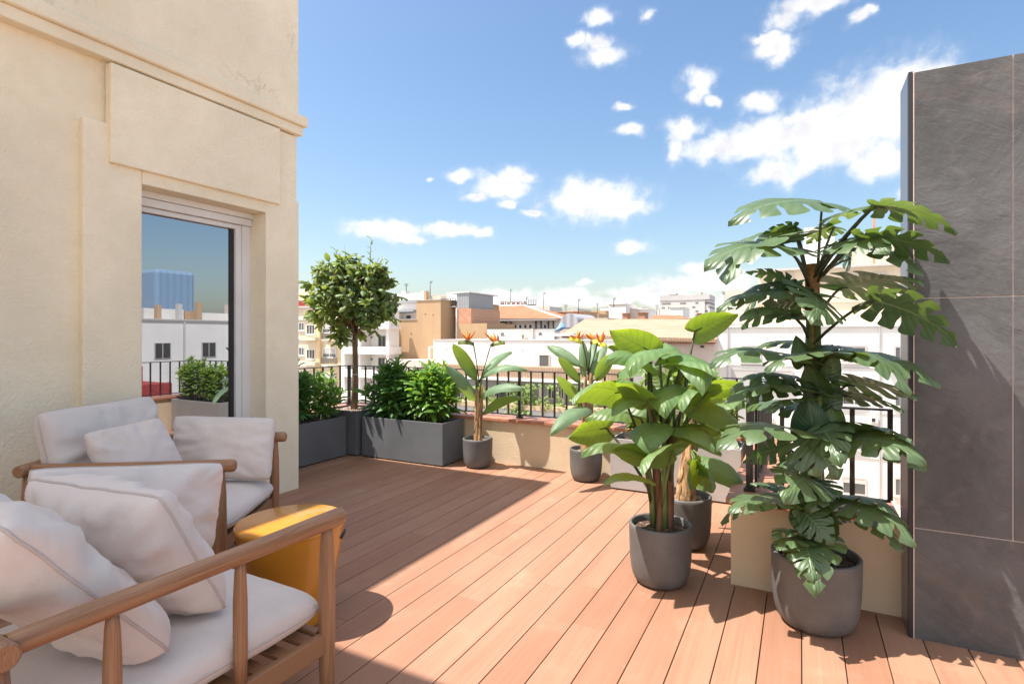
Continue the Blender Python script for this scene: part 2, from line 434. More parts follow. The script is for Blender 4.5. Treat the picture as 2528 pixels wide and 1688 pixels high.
# ------------------------------------------------------------------ leaves
def leafmat(name, col, under, trans, tf=.35, rough=.36, vein=26, pale=(.2, .3, .12), speck=0, vstr=.35, spec=.5, sheen=0.0):
    m, nt, b, out = newmat(name)
    uv = nt.nodes.new('ShaderNodeTexCoord'); sp = nt.nodes.new('ShaderNodeSeparateXYZ'); nt.links.new(uv.outputs['UV'], sp.inputs[0])
    q = mth(nt, 'ABSOLUTE', mth(nt, 'SUBTRACT', sp.outputs[0], .5))
    mid = sstep(nt, q, .008, .026, 1, 0)
    lat = mth(nt, 'SINE', mth(nt, 'MULTIPLY', mth(nt, 'SUBTRACT', sp.outputs[1], mth(nt, 'MULTIPLY', q, .35)), vein*3.1416))
    latl = sstep(nt, lat, .86, 1.0)
    at = nt.nodes.new('ShaderNodeAttribute'); at.attribute_name = 'tint'
    ob = coords(nt); n1 = noi(nt, ob, 11, 4, .6)
    c = mixc(nt, .55, col, at.outputs['Color'], 'OVERLAY')
    c = mixc(nt, sstep(nt, n1, .35, .7, 0, .5), c, mul(col, 1.55))
    c = mixc(nt, mth(nt, 'MULTIPLY', latl, .35), c, pale)
    c = mixc(nt, mth(nt, 'MULTIPLY', mid, .8), c, pale)
    if speck:
        vo = noi(nt, ob, 130, 2, .5); c = mixc(nt, sstep(nt, vo, .60, .66, 0, speck), c, (.42, .45, .09))
    ge = nt.nodes.new('ShaderNodeNewGeometry')
    c = mixc(nt, ge.outputs['Backfacing'], c, mixc(nt, mth(nt, 'MULTIPLY', mid, .6), under, pale))
    nt.links.new(c, b.inputs['Base Color']); b.inputs['Roughness'].default_value = rough; b.inputs['Specular IOR Level'].default_value = spec
    nt.links.new(sstep(nt, n1, .3, .7, rough-.05, rough+.14), b.inputs['Roughness'])
    bump(nt, b, mth(nt, 'SUBTRACT', mth(nt, 'MULTIPLY', lat, -.5), mth(nt, 'MULTIPLY', mid, 1.5)), vstr, .004)
    tr = nt.nodes.new('ShaderNodeBsdfTranslucent')
    tc = mixc(nt, .4, trans, at.outputs['Color'], 'OVERLAY'); tc = mixc(nt, mth(nt, 'MULTIPLY', mth(nt, 'MAXIMUM', mid, mth(nt, 'MULTIPLY', latl, .6)), .7), tc, mul(trans, .35))
    nt.links.new(tc, tr.inputs['Color'])
    mx = nt.nodes.new('ShaderNodeMixShader'); mx.inputs[0].default_value = tf
    nt.links.new(b.outputs[0], mx.inputs[1]); nt.links.new(tr.outputs[0], mx.inputs[2]); nt.links.new(mx.outputs[0], out.inputs[0])
    return m
MT['monstera'] = leafmat('monstera_leaf', (.056, .114, .078), (.085, .14, .06), (.23, .35, .045), .28, .37, 22, (.24, .34, .18), spec=.75)
MT['philo'] = leafmat('broad_heart_leaf', (.115, .205, .08), (.11, .18, .05), (.40, .54, .03), .40, .42, 16, (.24, .36, .14), spec=.7)
MT['paddle'] = leafmat('paddle_leaf', (.135, .225, .145), (.11, .20, .06), (.38, .52, .05), .34, .42, 60, (.22, .32, .16), vstr=.2)
MT['aucuba'] = leafmat('glossy_shrub_leaf', (.10, .235, .042), (.10, .20, .04), (.32, .52, .03), .36, .34, 14, (.12, .24, .05), .75)
MT['laurel'] = leafmat('dark_shrub_leaf', (.066, .18, .045), (.07, .15, .035), (.25, .42, .03), .34, .33, 14, (.10, .2, .05))
MT['treeleaf'] = leafmat('olive_tree_leaf', (.125, .20, .08), (.14, .20, .08), (.38, .46, .07), .36, .40, 14, (.13, .18, .06), .25)
MT['hedge'] = leafmat('light_bush_leaf', (.09, .18, .02), (.14, .24, .05), (.45, .6, .04), .4, .4, 12, (.2, .3, .06))
MT['ivyl'] = leafmat('pale_ivy_leaf', (.13, .20, .06), (.17, .25, .09), (.4, .5, .1), .3, .5, 12, (.2, .3, .1))
OUT = {
 'heart': [(0, 0, 0), (0, -.10, .12), (0, -.17, .27), (.03, -.13, .42), (.08, 0, .52), (.17, .16, .56), (.3, .34, .53), (.44, .52, .46), (.58, .68, .35), (.72, .82, .22), (.86, .93, .10), (1, 1, 0)],
 'paddle': [(0, 0, .02), (.05, .07, .20), (.13, .17, .36), (.24, .3, .46), (.38, .45, .5), (.52, .6, .485), (.66, .74, .42), (.79, .86, .31), (.9, .95, .18), (1, 1, .0)],
 'lance': [(0, 0, .03), (.2, .24, .36), (.45, .5, .5), (.7, .76, .34), (.88, .92, .13), (1, 1, 0)],
 'oval': [(0, 0, .04), (.2, .2, .42), (.5, .5, .5), (.8, .82, .33), (1, 1, 0)],
}
def outline(kind, t):
    o = OUT[kind]; x = t*(len(o)-1); i = min(int(x), len(o)-2); f = x-i
    return tuple(o[i][k]*(1-f)+o[i+1][k]*f for k in range(3))
def leaf(mb, B, T, n, W, kind='heart', arch=.08, fold=.12, tint=(.5, .5, .5), rip=.012, seed=0, nt=None, nq=None, tipdroop=0.0, skew=0.0):
    """One leaf blade between its base B and its tip T; n is the upper side, W the full width."""
    B = Vector(B); T = Vector(T); y = T-B; L = y.length; y.normalize()
    n = Vector(n); n = n-y*n.dot(y)
    if n.length < 1e-4: n = y.orthogonal()
    n.normalize(); x = y.cross(n)
    rr = random.Random(seed); ph = rr.uniform(0, 6.3); tw = rr.uniform(-.12, .12)
    def pos(s, w, q, side):
        h = arch*L*4*max(s, 0)*(1-max(s, 0)) - fold*W*(q**2)*.9 + fold*W*.55*q*(1-q)
        h += rip*L*math.sin(s*19+ph+side*.7)*q*(1.1-q*.4)*1.2 - tipdroop*L*max(0, s-.55)**2*2
        h += tw*w*s + skew*w
        return B+y*(s*L)+x*w+n*h
    if kind == 'monstera':
        K = 6; tk = [0, .33, .46, .58, .70, .82, 1.0]; qs = (0, .10, .22, .34, .46, .57, .68, .79, .88, .94, .98, 1.0); NS = 5
        for side in (-1, 1):
            for k in range(K):
                a, b = tk[k], tk[k+1]; tm = (a+b)/2 + (.02 if k else -.05)
                q0 = rr.choice((.24, .36, .46, .55)) if k else .6; V = []; U = []
                last = k == K-1
                for q in qs:
                    g_ = 1.0
                    if q > q0:
                        z_ = (q-q0)/(1-q0); g_ = 1-(.30 if k else .16)*min(1, z_*3.2)*(1-.45*z_)
                    if q > .9 and not last: g_ *= {.94: .93, .98: .78, 1.0: .52}.get(q, 1)
                    for j in range(NS+1):
                        t = a+(b-a)*j/NS
                        tt = tm+(t-tm)*g_ if not last else (b-(b-t)*g_ if j < NS else b)
                        if k == 0: tt = t if q <= q0 else (b-q*0)*0+(t if j < NS else b-(b-a)*.06)
                        sc, se, w = outline('heart', min(1, max(0, tt)))
                        s = sc+(se-sc)*(q**1.15) + .05*q*q*(1-t)
                        wl = w*q*(1+.05*math.sin(k*2.1+ph))
                        V.append(pos(s, side*wl*W*.9, q, side)); U.append((.5+side*.5*q, sc))
                F = []
                for i in range(len(qs)-1):
                    for j in range(NS):
                        c = i*(NS+1)+j; f = (c, c+1, c+NS+2, c+NS+1)
                        F.append(f if side < 0 else f[::-1])
                mb.add(V, [f[::-1] for f in F], U, True, tint)
        return mb
    nt = nt or {'heart': 16, 'paddle': 14, 'lance': 4, 'oval': 4}[kind]; nq = nq or {'heart': 4, 'paddle': 3, 'lance': 1, 'oval': 1}[kind]
    V = []; U = []
    for i in range(nt+1):
        t = i/nt; sc, se, w = outline(kind, t)
        for j in range(-nq, nq+1):
            q = abs(j)/nq; s = sc+(se-sc)*q; side = 1 if j > 0 else -1
            V.append(pos(s, j/nq*w*W, q, side)); U.append((.5+.5*j/nq, sc))
    m = 2*nq+1; F = []
    for i in range(nt):
        for j in range(2*nq):
            c = i*m+j; F.append((c, c+1, c+m+1, c+m))
    mb.add(V, F, U, True, tint)
    return mb
UP = Vector((0, 0, 1))
def pleaf(parent, kind, m, b, t, d, dd, wv, stalk=None, arch=.07, fold=.12, big=.64, tint=None, seed=0, srad=.006, smat='darkstem', rip=.012, tipdroop=0.0, wtrue=None, clampY=None):
    """A leaf of a big plant: base and tip as photograph points at their distances, wv the width it shows (negative: its underside shows)."""
    B = P(b[0], b[1], d); T = P(t[0], t[1], d+dd)
    if clampY:
        if T.x > .22 and T.y > clampY: T = onY(t[0], t[1], clampY)
        if B.x > .22 and B.y > clampY: B = onY(b[0], b[1], clampY)
    y = (T-B); L = y.length; yn = y.normalized()
    W = wtrue or max(abs(wv)*d/FOC, big*L); k = max(-.97, min(.97, wv*d/FOC/W))
    cv = (Vector((0, 0, EYE))-(B+T)/2); cv = cv-yn*cv.dot(yn); cv.normalize()
    up = UP-yn*UP.dot(yn)
    up = up-cv*up.dot(cv)
    if up.length < .05: up = yn.cross(cv)
    up.normalize()
    if up.z < 0: up = -up
    n = up*math.sqrt(1-k*k)+cv*k
    rr = random.Random(seed*13+5)
    tint = tint or (lambda g: (g*.95+.02, g, g*.9))(rr.uniform(.36, .62))
    mb = leaf(MB(), B, T, n, W, kind, arch, fold, tint, rip, seed, tipdroop=tipdroop)
    o = mb.build('leaf', m, parent)
    if stalk is not None:
        S = Vector(stalk); mid = (S+B)/2+Vector((0, 0, .04))+(B-S)*.08
        q1 = B+yn*.04
        pts = [S.lerp(mid, a/4).lerp(mid.lerp(B, a/4), a/4) for a in range(5)]+[q1]
        MB().tube(pts, [srad*1.3, srad*1.2, srad*1.1, srad, srad*.9, srad*.5], 6).build('stalk', MT[smat], o)
    return o

# ------------------------------------------------------------------ pots
def potmesh(parent, Rr, H, soil='soil', seed=0):
    prof = [(0, 0), (Rr*.66, 0), (Rr*.74, .006), (Rr*.83, H*.07), (Rr*.90, H*.16), (Rr*.945, H*.28), (Rr*.975, H*.45), (Rr*.99, H*.7), (Rr, H*.93), (Rr, H*.985), (Rr-.004, H), (Rr-.013, H), (Rr-.017, H-.004), (Rr-.018, H-.05), (Rr-.02, H-.08)]
    b = MB().lathe(prof, 64).build('pot_body', MT['pot'], parent, local=True)
    def fs(u, v):
        r = (Rr-.0195)*v; a = 2*math.pi*u; p = Vector((r*math.cos(a), r*math.sin(a), 0))
        p.z = H-.038+.016*(1-v)+.013*mnoise.noise(Vector((p.x*22, p.y*22, seed*3.1)))+.008*mnoise.noise(Vector((p.x*70, p.y*70, seed)))
        return p
    MB().grid(fs, 40, 12).build('soil', MT[soil], parent, local=True)
def pot(label, loc, Rr, H, soil='soil', seed=0):
    t = thing('plant_pot', label, 'plant pot', (*loc, 0.001), seed*.7, 'round charcoal stoneware plant pots')
    potmesh(t, Rr, H, soil, seed); return t
PM = (.06, 2.85); PF = (-.658, 2.951); PR = (-.645, 3.545); PB2 = (-1.715, 4.715); PB1 = (-2.84, 4.69)
pot('charcoal round pot holding the tall monstera beside the slate wall', PM, .183, .318, 'soil', 1)
pot('charcoal round pot holding the broad leaved plant, nearest to the middle of the deck', PF, .162, .31, 'soil', 2)
pot('charcoal round pot half hidden behind the broad leaved plant pot', PR, .165, .31, 'mulch', 3)
pot('charcoal round pot at the far parapet with three flower heads above it', PB2, .147, .285, 'mulch', 4)
pot('charcoal round pot beside the long planter with two flower heads above it', PB1, .148, .282, 'mulch', 5)

def planter(label, x0, x1, y0, y1, h, m='planter', soil='soil', zs=None):
    t = thing('planter_box', label, 'planter', ((x0+x1)/2, (y0+y1)/2, .012), 0)
    w = .014; b = MB(); z0 = .012
    b.box(x0, x1, y0, y0+w, z0, h); b.box(x0, x1, y1-w, y1, z0, h); b.box(x0, x0+w, y0+w, y1-w, z0, h); b.box(x1-w, x1, y0+w, y1-w, z0, h)
    b.box(x0+w, x1-w, y0+w, y1-w, z0, .05)
    b.build('box', MT[m], t, bevel=.003)
    MB().box(x0+.03, x1-.03, y0+.03, y1-.03, .0005, .0119).build('foot', MT['darktrim'], t)
    zs = zs or h-.05
    def fs(u, v):
        x = x0+w+.001+(x1-x0-2*w-.002)*u; y = y0+w+.001+(y1-y0-2*w-.002)*v
        return Vector((x, y, zs+.014*mnoise.noise(Vector((x*18, y*18, 1)))+.01*mnoise.noise(Vector((x*60, y*60, 4)))))
    MB().grid(fs, 50, 24).build('soil', MT[soil], t)
    return t
planter('long anthracite planter at the far end of the deck with two leafy shrubs', -4.18, -3.13, 4.50, 4.88, .43)
planter('anthracite planter with dark shrubs partly hidden by the house corner', -4.74, -4.345, 3.38, 4.44, .43)
planter('square tall anthracite planter with pebble mulch under the small tree', -4.72, -4.225, 4.47, 4.885, .485, 'planter', 'mulch', .468)
planter('pale grey planter against the parapet behind the broad leaved plants', -1.43, -.40, 4.53, 4.88, .43, 'planterpale')

# ------------------------------------------------------------------ shrubs
def shrub(label, region, zs, ztop, nst, m, seed, ll=(.10, .16), group=None, cat='shrub', lw=.36, kind='lance', spread=.10, dens=1.0, name='leafy_shrub', young=.25):
    rr = random.Random(seed); x0, x1, y0, y1 = region; c = ((x0+x1)/2, (y0+y1)/2, zs)
    t = thing(name, label, cat, c, 0, group)
    sm = MB(); fm = MB()
    for i in range(nst):
        bx = rr.uniform(x0, x1); by = rr.uniform(y0, y1)
        ex = (bx-c[0])/max(.05, (x1-x0)/2); ey = (by-c[1])/max(.05, (y1-y0)/2)
        edge = max(abs(ex), abs(ey)); H = (ztop-zs)*(1-.35*edge**2)*rr.uniform(.72, 1.06)
        top = Vector((bx+ex*spread*rr.uniform(.6, 1.3)+rr.uniform(-.05, .05), by+ey*spread*rr.uniform(.2, .5)+rr.uniform(-.02, .04), zs+H))
        base = Vector((bx*.7+c[0]*.3, by*.8+c[1]*.2, zs-.01)); mid = (base+top)/2+Vector((rr.uniform(-.03, .03), rr.uniform(-.03, .03), .02))
        pts = [base.lerp(mid, a/3).lerp(mid.lerp(top, a/3), a/3) for a in range(4)]
        sm.tube(pts, [.005, .0042, .0034, .002], 5, tint=(.4, .5, .3))
        nl = int(rr.uniform(14, 22)*dens); g0 = rr.uniform(.36, .6); yel = rr.random() < young
        for j in range(nl):
            f = 1-(j/nl)**1.25*.78; p = pts[0].lerp(pts[3], f) if f < .99 else pts[3]
            p = base.lerp(mid, f).lerp(mid.lerp(top, f), f)
            az = j*2.4+rr.uniform(-.5, .5); el = .75-1.25*(1-f)+rr.uniform(-.35, .3) if j > 4 else rr.uniform(.35, 1.15)
            L = rr.uniform(*ll)*(1-.25*(j < 4)); dv = Vector((math.cos(az)*math.cos(el), math.sin(az)*math.cos(el), math.sin(el)))
            g_ = min(.85, max(.22, g0+rr.uniform(-.1, .12)+(f-.7)*.25))
            tint = (g_*1.02, g_, g_*.75) if not yel else (min(.9, g_*1.35), min(.9, g_*1.25), g_*.6)
            leaf(fm, p, p+dv*L, UP+Vector((rr.uniform(-.4, .4), rr.uniform(-.4, .4), 0)), L*lw*rr.uniform(.85, 1.2), kind, rr.uniform(.04, .16), .25, tint, 0, rr.randint(0, 9999), tipdroop=.25)
    sm.build('stem', MT['greenstem'], t); fm.build('foliage', MT[m], t)
    return t
shrub('dark green leafy shrub filling the left half of the long planter', (-4.12, -3.70, 4.62, 4.84), .38, 1.0, 36, 'laurel', 21, (.13, .20), spread=.07, young=.1)
shrub('bright speckled leafy shrub filling the right half of the long planter', (-3.64, -3.24, 4.64, 4.84), .38, .99, 36, 'aucuba', 22, (.13, .20), spread=.08, young=.55)
shrub('dark leafy shrub beside the cream house corner', (-4.68, -4.42, 3.48, 3.95), .38, 1.06, 34, 'laurel', 23, (.10, .17), spread=.07)
shrub('lighter leafy shrub between the house corner shrub and the small tree', (-4.68, -4.42, 4.02, 4.38), .38, .93, 24, 'aucuba', 24, (.09, .15), spread=.10, young=.5)
shrub('loose yellow green bush in the pale planter behind the broad leaved plants', (-1.36, -1.0, 4.6, 4.80), .38, .98, 18, 'hedge', 25, (.05, .09), spread=.10, dens=1.5, lw=.5, kind='oval', young=.7)
shrub('airy yellow green bush in the pale planter next to the bunched railing bars', (-.86, -.48, 4.6, 4.80), .38, 1.02, 22, 'hedge', 26, (.05, .085), spread=.10, dens=1.5, lw=.5, kind='oval', young=.8)

# ------------------------------------------------------------------ the small tree
def smalltree():
    rr = random.Random(5); X, Y = -4.46, 4.69
    t = thing('small_tree', 'small round headed tree in the square planter at the terrace corner', 'tree', (X, Y, .47))
    tr = MB(); top = Vector((X+.015, Y, 1.40))
    tr.tube([(X-.01, Y, .44), (X-.004, Y, .7), (X+.008, Y, 1.0), (X, Y, 1.25), top], [.040, .033, .030, .030, .032], 10)
    MB().tube([Vector((X+.004+.036*math.cos(a*.7), Y+.036*math.sin(a*.7), .86)) for a in range(9)], .004, 5, closed=True).build('tree_tie', MT['alu'], t)
    fm = MB(); br = MB()
    cl = []
    C = Vector((X-.06, Y-.02, 1.70))
    for i in range(30):
        while True:
            v = Vector((rr.uniform(-1, 1), rr.uniform(-1, 1), rr.uniform(-1, 1)))
            if .35 < v.length < 1: break
        cl.append((C+Vector((v.x*.50, v.y*.42, v.z*.41)), rr.uniform(.13, .21)))
    cl += [(C+Vector((-.30, .1, -.36)), .13), (C+Vector((-.42, -.05, .02)), .15), (C+Vector((.40, -.1, -.26)), .14), (C+Vector((.36, 0, .30)), .12), (C+Vector((-.05, 0, .46)), .13), (C+Vector((.1, -.25, -.40)), .12), (C+Vector((-.1, -.3, .1)), .19), (C+Vector((.12, -.28, .15)), .18), (C, .2)]
    for c, r_ in cl:
        m_ = top.lerp(c, .5)+Vector((rr.uniform(-.06, .06), rr.uniform(-.06, .06), rr.uniform(-.03, .06)))
        br.tube([top-Vector((0, 0, rr.uniform(0, .12))), m_, c, c+(c-m_)*.5], [.012, .007, .004, .002], 6)
        g0 = rr.uniform(.40, .70)
        for s_ in range(int(14*r_/.16)):
            v = Vector((rr.gauss(0, 1), rr.gauss(0, 1), rr.gauss(0, 1))).normalized()
            q = c+v*r_*rr.uniform(.45, 1.1); br.tube([c.lerp(q, .2), q], [.003, .0015], 4, cap=False)
            for k in range(rr.randint(4, 6)):
                dv = (v*.5+Vector((rr.gauss(0, .8), rr.gauss(0, .8), rr.gauss(-.35, .6)))).normalized(); L = rr.uniform(.07, .12)
                p = q-v*rr.uniform(0, .06); g_ = min(.85, max(.2, g0+rr.uniform(-.14, .16)))
                tint = (g_*1.05, g_, g_*.6) if rr.random() > .06 else (.75, .5, .25)
                leaf(fm, p, p+dv*L, UP+Vector((rr.uniform(-.8, .8), rr.uniform(-.8, .8), 0)), L*.52, 'oval', .1, .3, tint, 0, rr.randint(0, 9999))
    # a few long shoots above the crown
    for (dx, dz, hh) in ((.30, .36, .30), (.44, .22, .2), (-.40, .26, .18), (-.15, .42, .16)):
        p0 = C+Vector((dx, 0, dz)); p1 = p0+Vector((dx*.18, rr.uniform(-.05, .05), hh)); br.tube([p0, p1], [.004, .002], 5)
        for k in range(8):
            p = p0.lerp(p1, .2+.8*k/7); az = k*2.4; dv = Vector((math.cos(az)*.8, math.sin(az)*.8, .45)); leaf(fm, p, p+dv*.07, UP, .026, 'lance', .05, .2, (.5, .5, .35), 0, k)
    tr.build('trunk', MT['bark'], t); br.build('branch', MT['bark'], t); fm.build('crown', MT['treeleaf'], t)
smalltree()

# ------------------------------------------------------------------ bird of paradise plants
MT['petal'] = mat('orange_petal', (.80, .17, .02), .45, .3, 30); MT['petalyellow'] = mat('yellow_petal', (.85, .50, .03), .45, .2, 30)
MT['bract'] = mat('dark_bract', (.12, .14, .03), .45, .6, 14); MT['bractyellow'] = mat('yellow_bract', (.62, .55, .05), .45, .2, 20)
def fibrous(parent, b, m_, e, r_, mname, seed, name='stem'):
    rr = random.Random(seed); K_ = 14; mb = MB()
    def pt(f): return b.lerp(m_, f).lerp(m_.lerp(e, f), f)
    ps = [pt(k/K_) for k in range(K_+1)]
    mb.tube(ps, [r_*(1.12-.62*(k/K_)**1.3)*rr.uniform(.90, 1.10) for k in range(K_+1)], 11)
    for j in range(7):      # dry sheath strips that peel off the stem
        a = rr.uniform(0, 6.28); k0 = rr.randint(0, 6); k1 = k0+rr.randint(4, 8); o_ = Vector((math.cos(a), math.sin(a), 0))
        seg = ps[k0:min(k1, K_)+1]; n_ = len(seg)
        mb.tube([p+o_*r_*((1.0-.55*((k0+i)/K_)**1.3)+(.28 if i == n_-1 else .0)*rr.uniform(.4, 1.3)) for i, p in enumerate(seg)], [r_*.26*(1-.6*i/n_)*rr.uniform(.7, 1.2) for i in range(n_)], 5)
    return mb.build(name, MT[mname], parent)
def flower(parent, stalk0, node, tipb, petals, d, ycol=False):
    S = Vector(stalk0); N = P(*node, d); Bt = P(*tipb, d-.02)
    o = leaf(MB(), N, Bt, UP, .036, 'lance', .12, 1.1, (.5, .5, .5), 0, 1, nt=8, nq=2).build('flower', MT['bractyellow' if ycol else 'bract'], parent)
    leaf(MB(), N+Vector((0, 0, -.004)), Bt+Vector((0, 0, -.006)), UP, .028, 'lance', .04, 1.1, (.5, .5, .5), 0, 1, nt=8, nq=2).build('bract', MT['bractyellow'], o)
    MB().tube([S, S.lerp(N, .5)+Vector((.006, 0, 0)), N], [.006, .005, .007], 7).build('stalk', MT['darkstem'], o)
    for i, pt in enumerate(petals):
        b0 = N.lerp(Bt, .25+.08*i); T = P(*pt, d-.03+.03*(i % 3))
        leaf(MB(), b0, T, Vector((.2, -1, .2)), .026, 'lance', .05, .8, (.5, .5, .5), 0, i, nt=6, nq=2).build('petal', MT['petalyellow' if i % 3 == 1 else 'petal'], o)
def strelitzia(label, loc, soilz, d, stems, leaves, flowers, top):
    t = thing('bird_of_paradise', label, 'plant', (*loc, soilz), 0, 'bird of paradise plants')
    for (b, e, r_) in stems:
        b = Vector((*b, soilz-.03)); e = P(*e, d); m_ = b.lerp(e, .5)+Vector((.01, 0, 0))
        fibrous(t, b, m_, e, r_, 'fibre', int(r_*9999)+int(b.x*100))
    for i, (b, e, dd, wv, arch) in enumerate(leaves):
        st = P(top[0]+(b[0]-top[0])*.3, max(b[1]+14, top[1]+(i % 4)*8), d)
        pleaf(t, 'paddle', MT['paddle'], b, e, d, dd, wv, st, arch, .22, .27, None, i+3, .0075, 'greenstem', .006, .1)
    for f in flowers: flower(t, P(top[0], top[1]-10, d), *f[:3], d, f[3])
    return t
lx, ly = PB1
strelitzia('bird of paradise plant with two orange flower heads beside the long planter', PB1, .245, 5.47,
 [((lx-.015, ly), (1178, 958), .026), ((lx+.012, ly+.01), (1190, 950), .022), ((lx+.03, ly-.012), (1186, 990), .018), ((lx-.03, ly+.01), (1174, 990), .018)],
 [((1177, 938), (1119, 846), -.10, -34, .05), ((1176, 990), (1105, 903), -.2, 30, .08), ((1190, 925), (1262, 864), .25, 21, .10), ((1191, 930), (1300, 909), -.1, 16, .16), ((1184, 980), (1291, 953), -.3, 17, .12), ((1192, 1020), (1285, 974), -.25, -22, .10)],
 [((1168, 845), (1131, 842), [(1138, 822), (1152, 817), (1172, 817), (1160, 822)], False), ((1212, 849), (1246, 842), [(1194, 818), (1208, 822), (1217, 820), (1228, 826)], False)], (1183, 955))
lx, ly = PB2
strelitzia('bird of paradise plant with a cluster of three orange flower heads at the far parapet', PB2, .248, 4.98,
 [((lx-.02, ly), (1445, 930), .030), ((lx+.012, ly+.01), (1458, 920), .028), ((lx+.03, ly-.012), (1462, 960), .022), ((lx-.03, ly+.01), (1440, 965), .022), ((lx, ly-.03), (1452, 955), .024)],
 [((1436, 904), (1350, 850), .15, 27, .08), ((1433, 945), (1378, 878), -.1, -25, .04), ((1437, 1000), (1376, 922), -.2, -28, .05), ((1441, 930), (1440, 836), .1, 24, .06), ((1455, 925), (1466, 838), .2, 24, .06), ((1462, 925), (1496, 846), .2, 26, .06), ((1472, 938), (1512, 868), -.2, -34, .06), ((1462, 1010), (1362, 1062), -.45, 34, .14), ((1470, 985), (1530, 1000), -.3, 22, .12)],
 [((1438, 842), (1406, 832), [(1408, 826), (1425, 817), (1443, 822), (1432, 818)], True), ((1459, 842), (1476, 838), [(1446, 824), (1455, 820), (1464, 824)], True), ((1475, 846), (1498, 850), [(1472, 822), (1484, 826), (1494, 822), (1489, 818)], True)], (1452, 935))

# ------------------------------------------------------------------ broad leaved plants
pf = thing('broad_leaf_plant', 'broad leaved plant with heart shaped leaves in the pot nearest the middle of the deck', 'plant', (*PF, .28))
def V3(x, y, z): return Vector((x, y, z))
fx, fy = PF
stemtops = []
for i, (dx, dy, tp, r_, m_) in enumerate((( -.035, .0, (1592, 1085), .017, 'greenstem'), (-.005, .02, (1608, 1010), .023, 'fibredark'), (.02, -.02, (1640, 1000), .019, 'greenstem'), (.045, .015, (1655, 1060), .022, 'fibredark'), (.03, .03, (1672, 1035), .016, 'greenstem'), (.0, -.035, (1648, 1110), .016, 'fibredark'))):
    e = P(*tp, 2.9); b = V3(fx+dx, fy+dy, .255); mm = b.lerp(e, .5)+V3((.5-i*.2)*.02, 0, 0)
    
    if m_ == 'fibredark': fibrous(pf, b, mm, e, r_, m_, i)
    else: MB().tube([b, b.lerp(mm, .5), mm, mm.lerp(e, .5), e], [r_*1.1, r_*.95, r_*.8, r_*.62, r_*.35], 10).build('stem', MT[m_], pf)
    stemtops.append((b, e))
def ST_(i, f):
    b, e = stemtops[i % len(stemtops)]; return b.lerp(e, f)
PH = MT['philo']
PL = [  # base, tip, distance, tip offset, shown width, stem, arch
 ((1604, 866), (1502, 812), 2.95, -.05, -78, 1, .03), ((1600, 880), (1505, 850), 3.1, .1, -48, 1, .05), ((1602, 902), (1503, 880), 2.9, -.25, 36, 0, .10),
 ((1628, 866), (1548, 908), 2.8, -.25, 30, 2, .10), ((1688, 876), (1742, 958), 2.85, -.30, 72, 2, .12), ((1694, 884), (1618, 892), 2.9, -.1, 24, 2, .12),
 ((1716, 817), (1822, 772), 3.05, -.1, -62, 4, .05), ((1653, 877), (1640, 842), 3.05, .18, 56, 2, .04), ((1534, 968), (1407, 982), 2.75, -.15, -46, 0, .14),
 ((1597, 990), (1525, 926), 2.7, -.15, -50, 1, .05), ((1598, 990), (1652, 978), 2.75, -.1, -34, 1, .08), ((1642, 968), (1596, 905), 2.95, .1, -56, 2, .05),
 ((1608, 1046), (1602, 1108), 2.72, -.16, 96, 0, .07), ((1588, 1124), (1506, 1096), 2.75, -.1, -50, 0, .08), ((1586, 1120), (1438, 1104), 2.85, -.15, 20, 0, .10),
 ((1660, 1114), (1572, 1154), 2.7, -.22, -30, 5, .10), ((1590, 1180), (1492, 1181), 2.8, -.1, 15, 0, .10), ((1747, 968), (1670, 996), 2.8, -.25, -18, 4, .12),
 ((1664, 1058), (1766, 1100), 2.75, -.2, 30, 3, .12), ((1672, 1072), (1776, 1062), 2.85, -.05, -44, 3, .08), ((1496, 1056), (1396, 1078), 3.1, -.1, -64, 0, .05),
 ((1735, 958), (1862, 962), 2.9, .0, -46, 4, .08), ((1600, 1006), (1512, 1004), 3.05, .1, 34, 0, .08), ((1640, 990), (1700, 1000), 3.0, .1, -40, 3, .06),
 ((1705, 905), (1650, 930), 3.05, .1, -44, 4, .06), ((1660, 930), (1735, 925), 3.0, .15, -46, 4, .05), ((1618, 1075), (1560, 1020), 3.0, .1, -44, 1, .06), ((1680, 950), (1640, 870), 3.1, .2, -44, 2, .05),
]
for i, (b, t_, d, dd, wv, si, arch) in enumerate(PL):
    f = .45 if b[1] > 1050 else .75
    pleaf(pf, 'heart', PH, b, t_, d, dd, wv, ST_(si, f if b[1] < 1100 else .3), arch, .16, .62, None, i+40, .0065, 'greenstem' if i % 2 else 'darkstem', .014, .12)
rx_, ry_ = PR
pr = thing('broad_leaf_plant', 'broad leaved plant with a thick pale fibrous stem in the half hidden rear pot', 'plant', (*PR, .28))
e = P(1712, 1000, 3.46); b = V3(rx_+.01, ry_, .25)
fibrous(pr, b, b.lerp(e, .5), e, .054, 'fibre', 8)
for i, (b2, t2, d, dd, wv, arch) in enumerate((((1718, 1166), (1772, 1206), 3.3, -.3, -46, .10), ((1735, 1140), (1850, 1216), 3.3, -.2, 52, .12), ((1722, 1150), (1700, 1210), 3.25, -.2, -30, .10), ((1728, 1000), (1716, 930), 3.4, 0, -40, .04), ((1712, 1000), (1650, 955), 3.5, .1, -44, .06), ((1735, 1010), (1800, 985), 3.5, .1, -44, .08),
    ((1690, 960), (1600, 940), 3.6, .1, -46, .05), ((1750, 930), (1700, 880), 3.55, .1, -46, .05), ((1745, 1060), (1790, 1090), 3.4, 0, 40, .08), ((1690, 1045), (1640, 1030), 3.5, .1, 40, .08))):
    pleaf(pr, 'heart', PH, b2, t2, d, dd, wv, b.lerp(e, .55 if b2[1] > 1100 else .95), arch, .16, .55, None, i+90, .006, 'greenstem', .014, .12)

